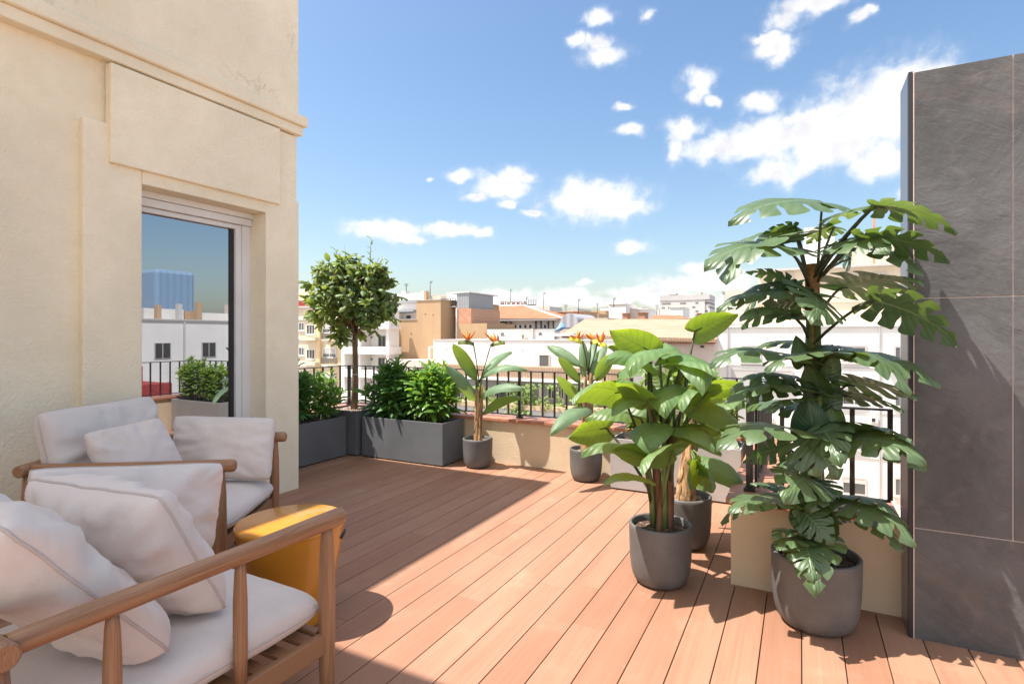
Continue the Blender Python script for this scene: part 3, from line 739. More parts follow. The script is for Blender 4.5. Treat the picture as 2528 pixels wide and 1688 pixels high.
rb_ = random.Random(31)
for host, c_, d_, n_, zr in ((pf, PF, 2.9, 9, (.92, 1.22)), (pr, PR, 3.45, 5, (.95, 1.22))):
    for i in range(n_):
        az = i*2.39996+rb_.uniform(-.4, .4); z_ = zr[0]+(zr[1]-zr[0])*((i*7) % n_)/n_; f_ = (z_-zr[0])/(zr[1]-zr[0])
        p0 = V3(c_[0]+.02*math.cos(az), c_[1]+.02*math.sin(az), z_-.16); dv = V3(math.cos(az), math.sin(az), .5+.7*f_).normalized()
        B_ = p0+dv*rb_.uniform(.14, .22); d2 = V3(math.cos(az+rb_.uniform(-.5, .5)), math.sin(az+rb_.uniform(-.5, .5)), rb_.uniform(-.55, .1)).normalized(); T_ = B_+d2*rb_.uniform(.20, .28)
        g_ = rb_.uniform(.38, .6); o_ = leaf(MB(), B_, T_, UP+V3(rb_.uniform(-.4, .4), rb_.uniform(-.6, .1), 0), (T_-B_).length*.66, 'heart', .08, .16, (g_, g_, g_*.9), .014, i+700, tipdroop=.15).build('leaf', PH, host)
        MB().tube([p0-V3(0, 0, .12), p0.lerp(B_, .5)+V3(0, 0, .02), B_, B_.lerp(T_, .08)], [.008, .0065, .005, .003], 6).build('stalk', MT['greenstem' if i % 2 else 'darkstem'], o_)
# ------------------------------------------------------------------ monstera on its coir pole
mo = thing('monstera_plant', 'tall monstera with split leaves climbing a coir pole beside the slate wall', 'plant', (*PM, .29))
mx_, my_ = PM
pole = [V3(mx_-.01, my_+.02, .25), P(2012, 1200, 2.52), P(2010, 1000, 2.52), P(2008, 800, 2.52), P(2004, 652, 2.52)]
MB().tube(pole, [.034, .033, .032, .031, .030], 14).build('moss_pole', MT['coir'], mo)
def polept(py):
    z = EYE+(HY-py)*2.52/FOC
    for a, c in zip(pole, pole[1:]):
        if a.z <= z <= c.z: return a.lerp(c, (z-a.z)/(c.z-a.z))
    return pole[0] if z < pole[0].z else pole[-1]
for i in range(4):
    a = 1.1+i*1.35; o_ = V3(math.cos(a)*.038, math.sin(a)*.038, 0)
    MB().tube([p+o_*(1-.1*k)+V3(.008*math.sin(k*2+i), 0, 0) for k, p in enumerate(pole[:4 if i != 1 else 5])], [.021, .019, .017, .015, .011][:4 if i != 1 else 5], 8).build('stem', MT['greenstem'], mo)
# sheaths that wrap the pole
for i, (b2, t2, w, dd) in enumerate((((2022, 962), (1992, 890), 60, -.08), ((2040, 930), (2052, 850), 52, -.02), ((1985, 900), (1968, 830), 44, .05), ((2010, 1095), (1996, 985), 84, -.12), ((2046, 1070), (2056, 985), 62, .03), ((1972, 1060), (1978, 985), 40, .06), ((2015, 1290), (2012, 1190), 100, -.12), ((2050, 1000), (2060, 930), 44, .04))):
    pleaf(mo, 'heart', MT['monstera'], b2, t2, 2.45, dd, w if i % 2 else -w, None, .05, .3, .5, None, i+300, rip=.006)
ML = [  # base, tip, distance, tip offset, shown width, arch, pole height py
 ((2030, 500), (1798, 542), 2.50, -.10, 66, .10, 690), ((1965, 560), (1868, 592), 2.55, .1, -40, .08, 700), ((2160, 507), (2368, 570), 2.50, -.05, -46, .10, 690), ((2163, 506), (2040, 552), 2.52, .08, -30, .05, 690),
 ((2072, 598), (2196, 618), 2.40, -.28, 66, .10, 700), ((2120, 590), (2348, 642), 2.55, .0, -64, .14, 700), ((2105, 612), (2284, 674), 2.45, -.2, 30, .12, 720), ((1945, 612), (1738, 656), 2.45, -.15, 66, .14, 710),
 ((1925, 600), (1786, 690), 2.50, -.25, 40, .16, 710), ((1962, 578), (1806, 602), 2.55, .1, 34, .10, 700), ((2005, 722), (2012, 792), 2.44, -.30, 128, .08, 800), ((2075, 712), (2284, 690), 2.55, .05, -70, .08, 800),
 ((2150, 742), (2368, 850), 2.48, -.08, -92, .14, 860), ((1990, 722), (1768, 757), 2.50, -.1, 36, .10, 800), ((1985, 742), (1826, 806), 2.52, .05, -66, .12, 820), ((1955, 700), (1842, 668), 2.55, .1, -44, .10, 800),
 ((1968, 884), (1752, 892), 2.48, -.15, 40, .12, 960), ((2052, 876), (1890, 906), 2.40, -.18, 22, .10, 960), ((2052, 868), (2326, 946), 2.50, -.05, 36, .12, 960), ((2092, 950), (2268, 976), 2.52, -.02, -46, .10, 1040),
 ((2084, 976), (2234, 1012), 2.46, -.12, -24, .10, 1060), ((2002, 968), (1788, 984), 2.48, -.1, 34, .14, 1050), ((1990, 985), (1900, 1010), 2.42, -.1, 24, .1, 1050), ((1980, 1064), (1768, 1100), 2.44, -.16, 70, .14, 1150),
 ((1985, 1072), (2072, 1182), 2.36, -.14, 158, .12, 1180), ((2085, 1062), (2290, 1152), 2.48, -.06, 84, .10, 1160), ((2078, 1060), (2256, 1084), 2.52, .08, -26, .10, 1150), ((1940, 1105), (1832, 1138), 2.48, .02, -62, .08, 1180),
 ((1935, 1232), (1796, 1256), 2.46, -.1, 52, .10, 1300), ((1965, 1222), (1852, 1190), 2.52, .06, 28, .10, 1290), ((2016, 1186), (2000, 1262), 2.42, -.10, 118, .10, 1270), ((2070, 1256), (2232, 1356), 2.46, -.08, 56, .14, 1330),
 ((1982, 1262), (2060, 1345), 2.38, -.12, 92, .12, 1330), ((1986, 1338), (2008, 1434), 2.34, -.16, 116, .16, 1390), ((1984, 1336), (1918, 1352), 2.38, -.12, 36, .12, 1385), ((1988, 1316), (1908, 1322), 2.42, -.1, 26, .12, 1370),
 ((1990, 1292), (1944, 1236), 2.42, -.06, 36, .08, 1370), ((2062, 1226), (2206, 1258), 2.50, .02, 24, .12, 1300), ((2010, 1350), (2070, 1370), 2.50, .05, 40, .12, 1390), ((2060, 560), (1990, 600), 2.6, .15, -50, .08, 690), ((2100, 640), (2060, 600), 2.62, .15, -50, .06, 700),
]
for i, (b2, t2, d, dd, wv, arch, py) in enumerate(ML):
    d -= 0.0
    st = polept(py)+V3(.02*math.cos(i*2.4), .02*math.sin(i*2.4), 0)
    g_ = random.Random(i*7+1).uniform(.36, .6)
    pleaf(mo, 'monstera', MT['monstera'], b2, t2, d, dd, wv, st, arch*.75, .055, .86, (g_, g_, g_), i+200, .0058, 'darkstem', .010, .05, clampY=2.68)

rm_ = random.Random(77); rowsy = (700, 800, 880, 960, 1040, 1120, 1190, 1260, 1320)
for i in range(16):
    py_ = rowsy[(i*4) % 9]+rm_.uniform(-22, 22); p0 = polept(py_); az = i*2.39996+rm_.uniform(-.3, .3)
    dv = V3(math.cos(az), math.sin(az), rm_.uniform(-.30, .22)); st_ = rm_.uniform(.07, .13); L_ = rm_.uniform(.24, .34)
    B_ = p0+dv*st_+V3(0, 0, .05); T_ = B_+dv*L_+V3(0, 0, -.06)
    if T_.x > .30 and T_.y > 2.70:
        dv = V3((-1 if i % 3 == 0 else .75)*abs(dv.x), dv.y*.2-.55, dv.z).normalized(); B_ = p0+dv*st_+V3(0, 0, .05); T_ = B_+dv*L_+V3(0, 0, -.06)
    if T_.y > 3.05: T_.y = 3.03
    g_ = rm_.uniform(.36, .58)
    o_ = leaf(MB(), B_, T_, UP+V3(rm_.uniform(-.3, .3), rm_.uniform(-.5, .1), 0), L_*.84, 'monstera', .10, .09, (g_, g_, g_), .01, i+500, tipdroop=.14).build('leaf', MT['monstera'], mo)
    S_ = polept(py_+rm_.uniform(40, 80)); MB().tube([S_, (S_+B_)/2+V3(0, 0, .03), B_, B_.lerp(T_, .06)], [.008, .007, .006, .003], 6).build('stalk', MT['darkstem'], o_)
# ------------------------------------------------------------------ cushions
def pillow(label, corners, T, seed, cat='cushion', group=None, parent=None, name='cushion', boxy=.42, pull=.04):
    BL, BR, TR, TL = [Vector(c) for c in corners]
    c = (BL+BR+TR+TL)/4; n = (BR-BL+TR-TL).cross(TL-BL+TR-BR); n.normalize()
    W = (BR-BL).length; H = (TL-BL).length
    def base(u, v):
        uu = u*(1-pull*(1-v*v)*abs(u)**1.5); vv = v*(1-pull*(1-u*u)*abs(v)**1.5)
        k = 1-.055*(abs(u)*abs(v))**5; uu *= k; vv *= k
        a, b = (uu+1)/2, (vv+1)/2
        return BL*(1-a)*(1-b)+BR*a*(1-b)+TR*a*b+TL*(1-a)*b
    def hgt(u, v):
        e = max(0, (1-u**4))*max(0, (1-v**4))
        h = T/2*(e**boxy)*(.80+.20*(1-u*u)*(1-v*v))
        # creases that run in from seams and corners
        k = seed*3.7; edge = max(abs(u), abs(v))
        ang = math.atan2(v, u)
        cr = mnoise.noise(Vector((math.cos(ang)*3.6+k, math.sin(ang)*3.6, edge*.8)))
        cr2 = mnoise.noise(Vector((u*2.2+k, v*2.2, 3.3)))
        cr3 = mnoise.noise(Vector((math.cos(ang)*9+k, math.sin(ang)*9, edge*1.2)))
        h += T*(.16*cr*min(1, e*2)*edge + .07*cr2*e + .12*cr3*edge**3*min(1, e*3) + .05*mnoise.noise(Vector((u*5+k, v*5, 8)))*e)
        return h
    N = 36
    def mk(sgn):
        def f(a, b):
            u, v = math.sin((a-.5)*math.pi), math.sin((b-.5)*math.pi)
            return base(u, v)+n*sgn*hgt(u, v)
        return f
    mb = MB(); mb.grid(mk(1), N, N); mb.grid(mk(-1), N, N, flip=True)
    o = mb.build(name, MT['fabric'], parent)
    if label: tag(o, label, cat, group)
    ed = []
    M_ = 14
    for k in range(M_): ed.append((-1+2*k/M_, -1))
    for k in range(M_): ed.append((1, -1+2*k/M_))
    for k in range(M_): ed.append((1-2*k/M_, 1))
    for k in range(M_): ed.append((-1, 1-2*k/M_))
    pts = [base(u, v)+n*T*.02*mnoise.noise(Vector((u*4+seed, v*4, 1))) for u, v in ed]
    MB().tube(pts, .0048, 6, closed=True).build('piping', MT['piping'], o)
    return o
def seatcushion(parent, w, d0, d1, z0, z1, seed):
    N = 44; cx, cy = 0, (d0+d1)/2; hw, hd, T = w/2, (d1-d0)/2, z1-z0; zc = z0+T*.45
    def base(u, v): 
        k = 1-.05*(abs(u)**6)*(abs(v)**6)
        return Vector((cx+hw*u*k, cy+hd*v*k, zc))
    def mk(sgn):
        def f(a, b):
            u, v = math.sin((a-.5)*math.pi), math.sin((b-.5)*math.pi)
            e = max(0, (1-abs(u)**7))*max(0, (1-abs(v)**7)); h = (z1-zc if sgn > 0 else zc-z0)*(e**.40)*(.86+.14*(1-u*u)*(1-v*v))
            h += T*.05*mnoise.noise(Vector((u*2.5+seed, v*2.5, 1)))*e + T*.03*mnoise.noise(Vector((u*7+seed, v*7, 5)))*min(1, e)
            return base(u, v)+Vector((0, 0, sgn*h))
        return f
    mb = MB(); mb.grid(mk(1), N, N); mb.grid(mk(-1), N, N, flip=True)
    o = mb.build('seat_cushion', MT['fabric'], parent, local=True)
    ed = [(-1+2*k/20, -1) for k in range(20)]+[(1, -1+2*k/20) for k in range(20)]+[(1-2*k/20, 1) for k in range(20)]+[(-1, 1-2*k/20) for k in range(20)]
    MB().tube([base(u, v) for u, v in ed], .0046, 6, closed=True).build('piping', MT['piping'], o, local=True)
    return o
# ------------------------------------------------------------------ armchairs
def armchair(label, loc, rz, seed):
    t = thing('armchair', label, 'armchair', (*loc, 0), rz, 'teak lounge armchairs')
    rr = random.Random(seed); W = MT['wood']
    def tn(): return (rr.random(), rr.random(), rr.random())
    HW = .39; ZA = .655
    def rod(name, pts, rad, n=18, parent=None):
        return MB().tube(pts, rad, n, tint=tn()).build(name, W, parent or t, local=True)
    for s in (-1, 1):
        L = [(-.425, .0255), (-.40, .026), (-.15, .0265), (.15, .0275), (.40, .0305), (.50, .0315)]
        pts = [Vector((s*HW, y, ZA)) for y, _ in L]; rad = [r_ for _, r_ in L]
        pts += [Vector((s*HW, .514, ZA)), Vector((s*HW, .521, ZA)), Vector((s*HW, .5235, ZA))]; rad += [.0295, .023, .012]
        rod('arm', pts, rad, 24)
        # front and rear legs, turned so they swell in the middle
        rod('leg', [(s*HW, .45, .001), (s*HW, .45, .15), (s*HW, .45, .36), (s*HW, .45, .52), (s*HW, .45, .60), (s*HW, .45, .637)], [.021, .0265, .0285, .026, .021, .018], 20)
        rod('leg', [(s*HW, -.44, .001), (s*HW, -.44, .15), (s*HW, -.44, .36), (s*HW, -.44, .52), (s*HW, -.44, .635)], [.021, .0265, .0285, .026, .019], 20)
        for y in (-.225, .115):
            rod('spindle', [(s*HW, y, .26), (s*HW, y, .36), (s*HW, y, .52), (s*HW, y, .60), (s*HW, y, .635)], [.017, .0205, .020, .0165, .013], 18)
        b = MB(); b.box(s*HW-.014, s*HW+.014, -.418, .428, .205, .275, tn()); b.build('side_rail', W, t, local=True, bevel=.004)
    rod('back_rail', [(-HW-.055, -.445, ZA), (-HW-.05, -.445, ZA), (0, -.445, ZA+.002), (HW+.05, -.445, ZA), (HW+.055, -.445, ZA)], [.024, .029, .029, .029, .024], 22)
    rod('back_rail', [(-HW, -.44, .44), (HW, -.44, .44)], .016, 14)
    for y in (-.40, .435):
        b = MB(); b.box(-HW+.0285, HW-.0285, y-.014, y+.014, .205, .275, tn()); b.build('seat_rail', W, t, local=True, bevel=.004)
    for k in range(9):
        y = -.355+k*.092; b = MB(); b.box(-HW+.0145, HW-.0145, y-.024, y+.024, .255, .27, tn()); b.build('slat', W, t, local=True, bevel=.002)
    for k in range(5):
        x = -.26+.13*k; rod('back_spindle', [(x, -.441, .45), (x, -.441, .635)], .010, 10)
    seatcushion(t, .735, -.40, .475, .278, .425, seed)
    return t
C1 = (-1.85, .95); C2 = (-3.135, 1.835); A2 = -math.atan2(.842, .539)
armchair('teak armchair in front, nearest the viewer, with a row of leaning cushions', C1, 0, 1)
armchair('teak armchair behind, backed against the cream house wall under the window', C2, A2, 2)
G1 = 'cushions on the front armchair'; G2 = 'cushions on the rear armchair'
pillow('large blush cushion nearest the viewer behind the front armchair rail', [(-2.04, .90, .43), (-1.515, .905, .43), (-1.53, .545, .885), (-2.04, .53, .885)], .22, 1, group=G1)
pillow('blush square cushion in the middle of the front armchair, with a sharp upper corner', [(-2.16, 1.03, .43), (-1.60, 1.13, .43), (-1.66, .955, .83), (-2.10, .80, .87)], .23, 2, group=G1)
pillow('blush cushion leaning on the far arm of the front armchair, topmost of its row', [(-2.07, .85, .435), (-2.09, 1.40, .435), (-2.165, 1.505, .765), (-2.165, .82, .885)], .20, 3, group=G1)
pillow('tall blush back cushion of the rear armchair, highest of all the cushions', [(-3.19, 1.34, .43), (-3.50, 2.03, .43), (-3.60, 2.00, .93), (-3.315, 1.30, .925)], .21, 4, group=G2, boxy=.30)
pillow('small blush lumbar cushion resting against the tall back cushion', [(-3.01, 1.47, .435), (-2.96, 1.90, .435), (-3.20, 1.83, .845), (-3.16, 1.43, .815)], .16, 5, group=G2)
pillow('blush cushion propped on the far arm of the rear armchair below the window', [(-3.36, 2.00, .435), (-2.80, 2.25, .435), (-2.935, 2.40, .78), (-3.485, 2.075, .80)], .19, 6, group=G2)

# ------------------------------------------------------------------ amber side table
stl = thing('side_table', 'round amber yellow glazed ceramic drum table between the two armchairs', 'side table', (-2.09, 1.79, .001))
RS = .243
MB().lathe([(0, .449), (RS-.016, .449), (RS-.006, .446), (RS, .438), (RS, .424), (RS-.004, .4195)], 72).build('table_top', MT['yellow'], stl, local=True)
MB().lathe([(RS-.005, .4192), (RS-.007, .41), (RS-.016, .34), (RS-.036, .24), (RS-.055, .12), (RS-.064, .03), (RS-.068, .008), (RS-.075, 0), (0, 0)], 72).build('body', MT['yellow'], stl, local=True)
for a in (R(36), R(216)):
    c_ = Vector((math.cos(a), math.sin(a), 0)); tng = Vector((-c_.y, c_.x, 0))
    rr_ = RS-.0125
    MB().tube([c_*(rr_-.0015)+tng*x+Vector((0, 0, .375-abs(x)**2*3)) for x in (-.05, -.03, -.01, .01, .03, .05)], [.006, .011, .012, .012, .011, .006], 10).build('handle_slot', MT['darktrim'], stl, local=True)
# ------------------------------------------------------------------ the city beyond the railing
def wallmat(name, col, streak=.12):
    m, nt, b, out = newmat(name)
    v = coords(nt); n1 = noi(nt, v, .25, 4, .6); n2 = noi(nt, coords(nt, 'Object', (2.2, 2.2, .10)), 1.2, 4, .6)
    c = mixc(nt, sstep(nt, n1, .3, .7), mul(col, .93), mul(col, 1.04))
    c = mixc(nt, sstep(nt, n2, .52, .8, 0, streak*2.5), c, mul((col[0], col[1]*.92, col[2]*.82), .72))
    nt.links.new(c, b.inputs['Base Color']); b.inputs['Roughness'].default_value = .85; b.inputs['Specular IOR Level'].default_value = .2
    return m
MT['cwhite'] = wallmat('city_white_wall', (.76, .73, .69)); MT['ccream'] = wallmat('city_cream_wall', (.66, .56, .43)); MT['cyellow'] = wallmat('city_yellow_pilaster', (.68, .51, .30))
MT['ctan'] = wallmat('city_tan_wall', (.47, .315, .185), .22); MT['cpink'] = wallmat('city_pinkish_wall', (.56, .47, .41)); MT['cgrey'] = wallmat('city_grey_metal', (.30, .31, .33))
MT['cshade'] = wallmat('city_grey_wall', (.5, .48, .46)); MT['cbeige'] = wallmat('city_beige_roof', (.50, .37, .24)); MT['cdark'] = mat('city_dark_opening', (.03, .028, .027), .6)
MT['citydark'] = mat('city_thin_metal', (.08, .075, .07), .5); MT['cred'] = mat('city_red_awning', (.30, .03, .025), .7, .2, 3)
MT['cblue'] = mat('blue_tarpaulin', (.18, .32, .52), .5, .2, 3, .3, 4, .1)
def tilemat(name, a, b_, sx, sz, diag=0):
    m, nt, b, out = newmat(name)
    v = coords(nt); w = nt.nodes.new('ShaderNodeTexWave'); w.bands_direction = 'X'; w.inputs['Scale'].default_value = sx; w.inputs['Distortion'].default_value = .5
    nt.links.new(v, w.inputs[0]); w2 = nt.nodes.new('ShaderNodeTexWave'); w2.bands_direction = 'Z'; w2.wave_profile = 'SAW'; w2.inputs['Scale'].default_value = sz; w2.inputs['Distortion'].default_value = .3; nt.links.new(v, w2.inputs[0])
    n1 = noi(nt, v, .8, 5, .7); n2 = noi(nt, v, 6, 2, .5)
    c = mixc(nt, sstep(nt, n1, .3, .7), a, b_); c = mixc(nt, sstep(nt, n2, .4, .8, 0, .45), c, mul(a, .7))
    c = mixc(nt, sstep(nt, w.outputs['Fac'], 0, .45, .5, 0), c, mul(a, .45)); c = mixc(nt, sstep(nt, w2.outputs['Fac'], 0, .3, .45, 0), c, mul(a, .5))
    nt.links.new(c, b.inputs['Base Color']); b.inputs['Roughness'].default_value = .85
    return m
MT['tile'] = tilemat('red_roof_tile', (.33, .125, .06), (.41, .18, .09), 1.6, .9); MT['tilepale'] = tilemat('faded_roof_tile', (.37, .235, .155), (.46, .32, .225), 1.5, 1.4)
def brickmat():
    m, nt, b, out = newmat('rough_brick'); v = coords(nt, 'Object', (1, 1, 1)); br = nt.nodes.new('ShaderNodeTexBrick'); br.inputs['Scale'].default_value = 3.2
    mp = nt.nodes.new('ShaderNodeMapping'); mp.inputs['Rotation'].default_value = (R(90), 0, 0); nt.links.new(v, mp.inputs[0]); nt.links.new(mp.outputs[0], br.inputs[0])
    br.inputs['Color1'].default_value = (.40, .15, .08, 1); br.inputs['Color2'].default_value = (.52, .23, .12, 1); br.inputs['Mortar'].default_value = (.5, .38, .3, 1)
    c = mixc(nt, sstep(nt, noi(nt, v, 2.5, 4, .6), .35, .7, 0, .6), br.outputs['Color'], (.56, .32, .2)); nt.links.new(c, b.inputs['Base Color']); b.inputs['Roughness'].default_value = .9; return m
MT['brick'] = brickmat()
def corrmat(name, col, sc):
    m, nt, b, out = newmat(name); v = coords(nt); w = nt.nodes.new('ShaderNodeTexWave'); w.inputs['Scale'].default_value = sc; nt.links.new(v, w.inputs[0])
    c = mixc(nt, w.outputs['Fac'], mul(col, .7), mul(col, 1.15)); nt.links.new(c, b.inputs['Base Color']); b.inputs['Roughness'].default_value = .5; return m
MT['corr'] = corrmat('corrugated_metal', (.30, .31, .32), 1.6); MT['vaultm'] = corrmat('vault_sheet', (.40, .39, .41), .4)
GZ = -20.0
def FX(px, Y): return onY(px, HY, Y).x
def FZ(px, py, Y): return onY(px, py, Y).z
def bld(name, label, cat, px, Y, group=None):
    return thing(name, label, cat, (FX(px, Y), Y, GZ), 0, group)
def cbox(part, t, px0, px1, pyt, pyb, Y, dep, m, bev=0):
    pm = (px0+px1)/2; z1 = FZ(pm, pyt, Y); z0 = GZ if pyb is None else FZ(pm, pyb, Y)
    return MB().box(FX(px0, Y), FX(px1, Y), Y, Y+dep, z0, z1).build(part, MT[m], t, bevel=bev)
def cwin(t, px0, px1, py0, py1, Y, fw=.07, fm='cwhite', shade=.2, bars=1, sill=True, shutter=0.0):
    pm = (px0+px1)/2; x0, x1 = FX(px0, Y), FX(px1, Y); z1, z0 = FZ(pm, py0, Y), FZ(pm, py1, Y)
    b = MB(); e = .06
    b.box(x0, x0+fw, Y-e, Y-.004, z0, z1); b.box(x1-fw, x1, Y-e, Y-.004, z0, z1); b.box(x0+fw, x1-fw, Y-e, Y-.004, z1-fw, z1); b.box(x0+fw, x1-fw, Y-e, Y-.004, z0, z0+fw)
    for k in range(bars):
        xm = x0+(x1-x0)*(k+1)/(bars+1); b.box(xm-fw*.4, xm+fw*.4, Y-e*.8, Y-.004, z0+fw, z1-fw)
    w = b.build('window', MT[fm], t)
    MB().box(x0+fw*.5, x1-fw*.5, Y-.03, Y-.002, z0+fw*.5, z1-fw*.5, (shade,)*3).build('pane', MT['pane'], w)
    if shutter: MB().box(x0+fw, x1-fw, Y-.045, Y-.0305, z1-(z1-z0)*shutter, z1-fw).build('roller_shutter', MT['cshade'], w)
    if sill: MB().box(x0-.06, x1+.06, Y-.13, Y-.004, z0-.09, z0-.001).build('sill', MT[fm], w)
    return w
tag(MB().box(-1500, 1500, -300, 2600, GZ-1, GZ).build('street_ground', mat('city_ground', (.30, .27, .25), .9, .2, .05)), kind='structure')

# cream block, far left
Y = 44
a = bld('apartment_block', 'cream apartment block with yellow pilasters and balconies behind the small tree', 'building', 780, Y)
cbox('wall', a, 690, 838, 759, None, Y, 14, 'ccream'); cbox('roof', a, 688, 840, 755, 759, Y-.25, 14.5, 'cshade')
cbox('roof_terrace', a, 700, 770, 716, 754.9, Y+4, 6, 'ccream'); cbox('awning', a, 736, 758, 742, 757, Y+.2, 1.5, 'cred')
for x0, x1 in ((779, 789), (833, 842)): cbox('pilaster', a, x0, x1, 762, None, Y-.35, .349, 'cyellow')
for y0, y1 in ((786, 789), (835, 838), (900, 904), (962, 966)): cbox('string_course', a, 690, 832.9, y0, y1, Y-.15, .149, 'cwhite')
for y in (796, 857, 920): 
    cwin(a, 738, 752, y, y+20, Y, shade=.35); cwin(a, 757, 778, y+5, y+29, Y, bars=2, shade=.15); cwin(a, 797, 831, y+2, y+26, Y, shade=.5, shutter=.6)
    cbox('balcony', a, 740, 777, y+36, y+44, Y-.9, .88, 'ccream'); o = cbox('balcony', a, 793, 832, y+42, y+45, Y-1.0, .98, 'ccream')
    rm = MB(); x0, x1 = FX(793, Y-1), FX(832, Y-1); zt, zb = FZ(812, y+26, Y-1), FZ(812, y+42, Y-1)
    rm.box(x0, x1, Y-.99, Y-.95, zt-.04, zt)
    for k in range(26): xx = x0+(x1-x0)*k/25; rm.box(xx-.014, xx+.014, Y-.985, Y-.955, zb, zt-.04)
    rm.build('balcony_railing', MT['citydark'], o)
# white block with balconies
Y = 43.2
a = bld('apartment_block', 'white apartment block with recessed balconies beside the trunk of the small tree', 'building', 900, Y)
cbox('wall', a, 842.2, 960, 770, None, Y+1.6, 12, 'cwhite')
for x0, x1 in ((842.2, 850), (885, 889), (953, 960)): cbox('pier', a, x0, x1, 770, None, Y, 1.59, 'cwhite')
for y0, y1 in ((806, 812), (856, 874), (914, 932), (968, 988), (1024, 1040)): cbox('balcony', a, 842.2, 960, y0, y1, Y-.35, 1.94, 'cwhite')
for y in (828, 882, 938, 990):
    cwin(a, 858, 869, y, y+30, Y+1.6, fm='cshade', shade=.0, bars=1, sill=False); cwin(a, 896, 908, y, y+30, Y+1.6, fm='cshade', shade=.05, bars=1, sill=False); cwin(a, 934, 953, y, y+28, Y+1.6, fm='cshade', shade=.1, bars=1, sill=False); cwin(a, 915, 921, y+1, y+8, Y+1.6, fm='cshade', shade=.02, bars=0, sill=False)
# tan party wall with white penthouse
Y = 45.5
a = bld('party_wall_block', 'tan windowless party wall building with a white penthouse on its left shoulder', 'building', 1020, Y)
cbox('wall', a, 960.5, 1028, 789.5, None, Y, 12, 'ctan'); cbox('wall', a, 1028.1, 1088, 741, None, Y, 12, 'ctan')
cbox('coping', a, 1027, 1089, 739.4, 740.95, Y-.08, 12.1, 'cshade'); cbox('coping', a, 960, 1027.9, 788, 789.4, Y-.08, 1.5, 'cshade')
cbox('penthouse', a, 955, 1027.8, 748, 789.4, Y+1.6, 9, 'cwhite'); cbox('penthouse_roof', a, 940, 1027.8, 741, 747.9, Y+1.2, 9, 'cgrey'); cbox('penthouse', a, 950, 1050, 725, 740.9, Y+3, 8, 'cwhite')
o = cbox('awning', a, 972, 1020, 765, 770, Y+.6, .99, 'cgrey'); cbox('valance', o, 972, 1020, 770.1, 772.5, Y+.65, .05, 'cdark')
cwin(a, 982, 991, 779, 786, Y+1.6, fm='cdark', shade=.1, sill=False); cwin(a, 1004, 1014, 779, 786, Y+1.6, fm='cdark', shade=.1, sill=False)
cbox('chimney', a, 1046, 1052, 718, 740.8, Y+1, .5, 'ctan'); cbox('chimney', a, 1041, 1045.8, 718, 740.8, Y+1, .5, 'cwhite'); cbox('roof_room', a, 1053, 1088, 731, 740.8, Y+4, 4, 'ccream'); cbox('chimney', a, 991, 1001, 718, 724.9, Y+4, .8, 'cshade')
for px_, py_ in ((1050, 775), (1069, 777), (1015, 823)): cbox('wall_vent', a, px_-.8, px_+.8, py_-1, py_+1.5, Y-.03, .029, 'cdark')
cbox('base_slope', a, 950, 1075, 889, None, Y-3, 2.95, 'cpink')
# white stair tower
Y = 47
a = bld('stair_tower', 'white stair tower with a grey corrugated lift housing over rough brick', 'building', 1125, Y)
cbox('wall', a, 1088.3, 1104, 758, None, Y+.6, 9, 'cwhite'); cbox('wall', a, 1104.1, 1127.5, 756, None, Y+1.4, 8, 'cwhite')
cbox('lift_housing', a, 1128, 1157, 724, 760.9, Y+.3, 5, 'corr'); cbox('lift_housing_side', a, 1103, 1127.9, 723.4, 756, Y+2.8, 3, 'cwhite'); cbox('lift_roof', a, 1102, 1158, 721, 723.3, Y+.2, 6, 'cwhite')
cbox('brick_wall', a, 1128, 1163, 761, 798, Y+.1, 6, 'brick'); cbox('tan_wall', a, 1128, 1202, 798.2, None, Y-.05, 6, 'ctan'); cbox('corner', a, 1125, 1127.9, 760, None, Y, 7, 'cwhite')
cwin(a, 1109, 1119.5, 792, 805, Y+1.4, fm='cdark', shade=.4, sill=False)
rm = MB(); zt, zb = FZ(1105, 738, Y+.2), FZ(1105, 758, Y+.2)
for k in range(5): z = zb+(zt-zb)*k/4; rm.box(FX(1086, Y+.2), FX(1123, Y+.2), Y+.2, Y+.26, z, z+.06)
for k in range(7): xx = FX(1086+37*k/6, Y+.2); rm.box(xx-.03, xx+.03, Y+.27, Y+.32, zb, zt)
rm.build('roof_railing', MT['citydark'], a); cbox('roof_slab', a, 1086, 1124, 756, 758, Y+.05, 1.3, 'cshade')
# low white building
Y = 36
a = bld('white_low_building', 'long low white building with one square window seen over the railing', 'building', 1300, Y)
cbox('wall', a, 1070, 1545, 840.5, None, Y, 7, 'cwhite'); cbox('coping', a, 1069, 1546, 838.5, 840.45, Y-.06, 7.1, 'cshade')
cbox('gate_frame', a, 1057, 1060, 855, None, Y+.5, .2, 'cwhite'); cbox('gate_frame', a, 1060.1, 1069.9, 855, 858, Y+.5, .2, 'cwhite')
cwin(a, 1330, 1358, 874, 907, Y, .09, 'cpink', .3, 0)
for px_, py_ in ((1101, 860), (1288, 862)): cbox('wall_lamp', a, px_-2, px_+2, py_-1, py_+1, Y-.06, .059, 'cshade')
cbox('awning', a, 1040, 1545, 905, 934, Y-1.2, 1.15, 'tilepale'); cbox('awning_edge', a, 1040, 1545, 934.1, 941, Y-1.35, 1.3, 'cwhite')
cbox('lower_facade', a, 1040, 1545, 941.1, None, Y-.6, .55, 'cgrey')
for x0, x1 in ((1095, 1140), (1150, 1210), (1220, 1290), (1352, 1372), (1378, 1394)): cwin(a, x0, x1, 952, 985, Y-.6, .08, 'cshade', .12, 1, False)
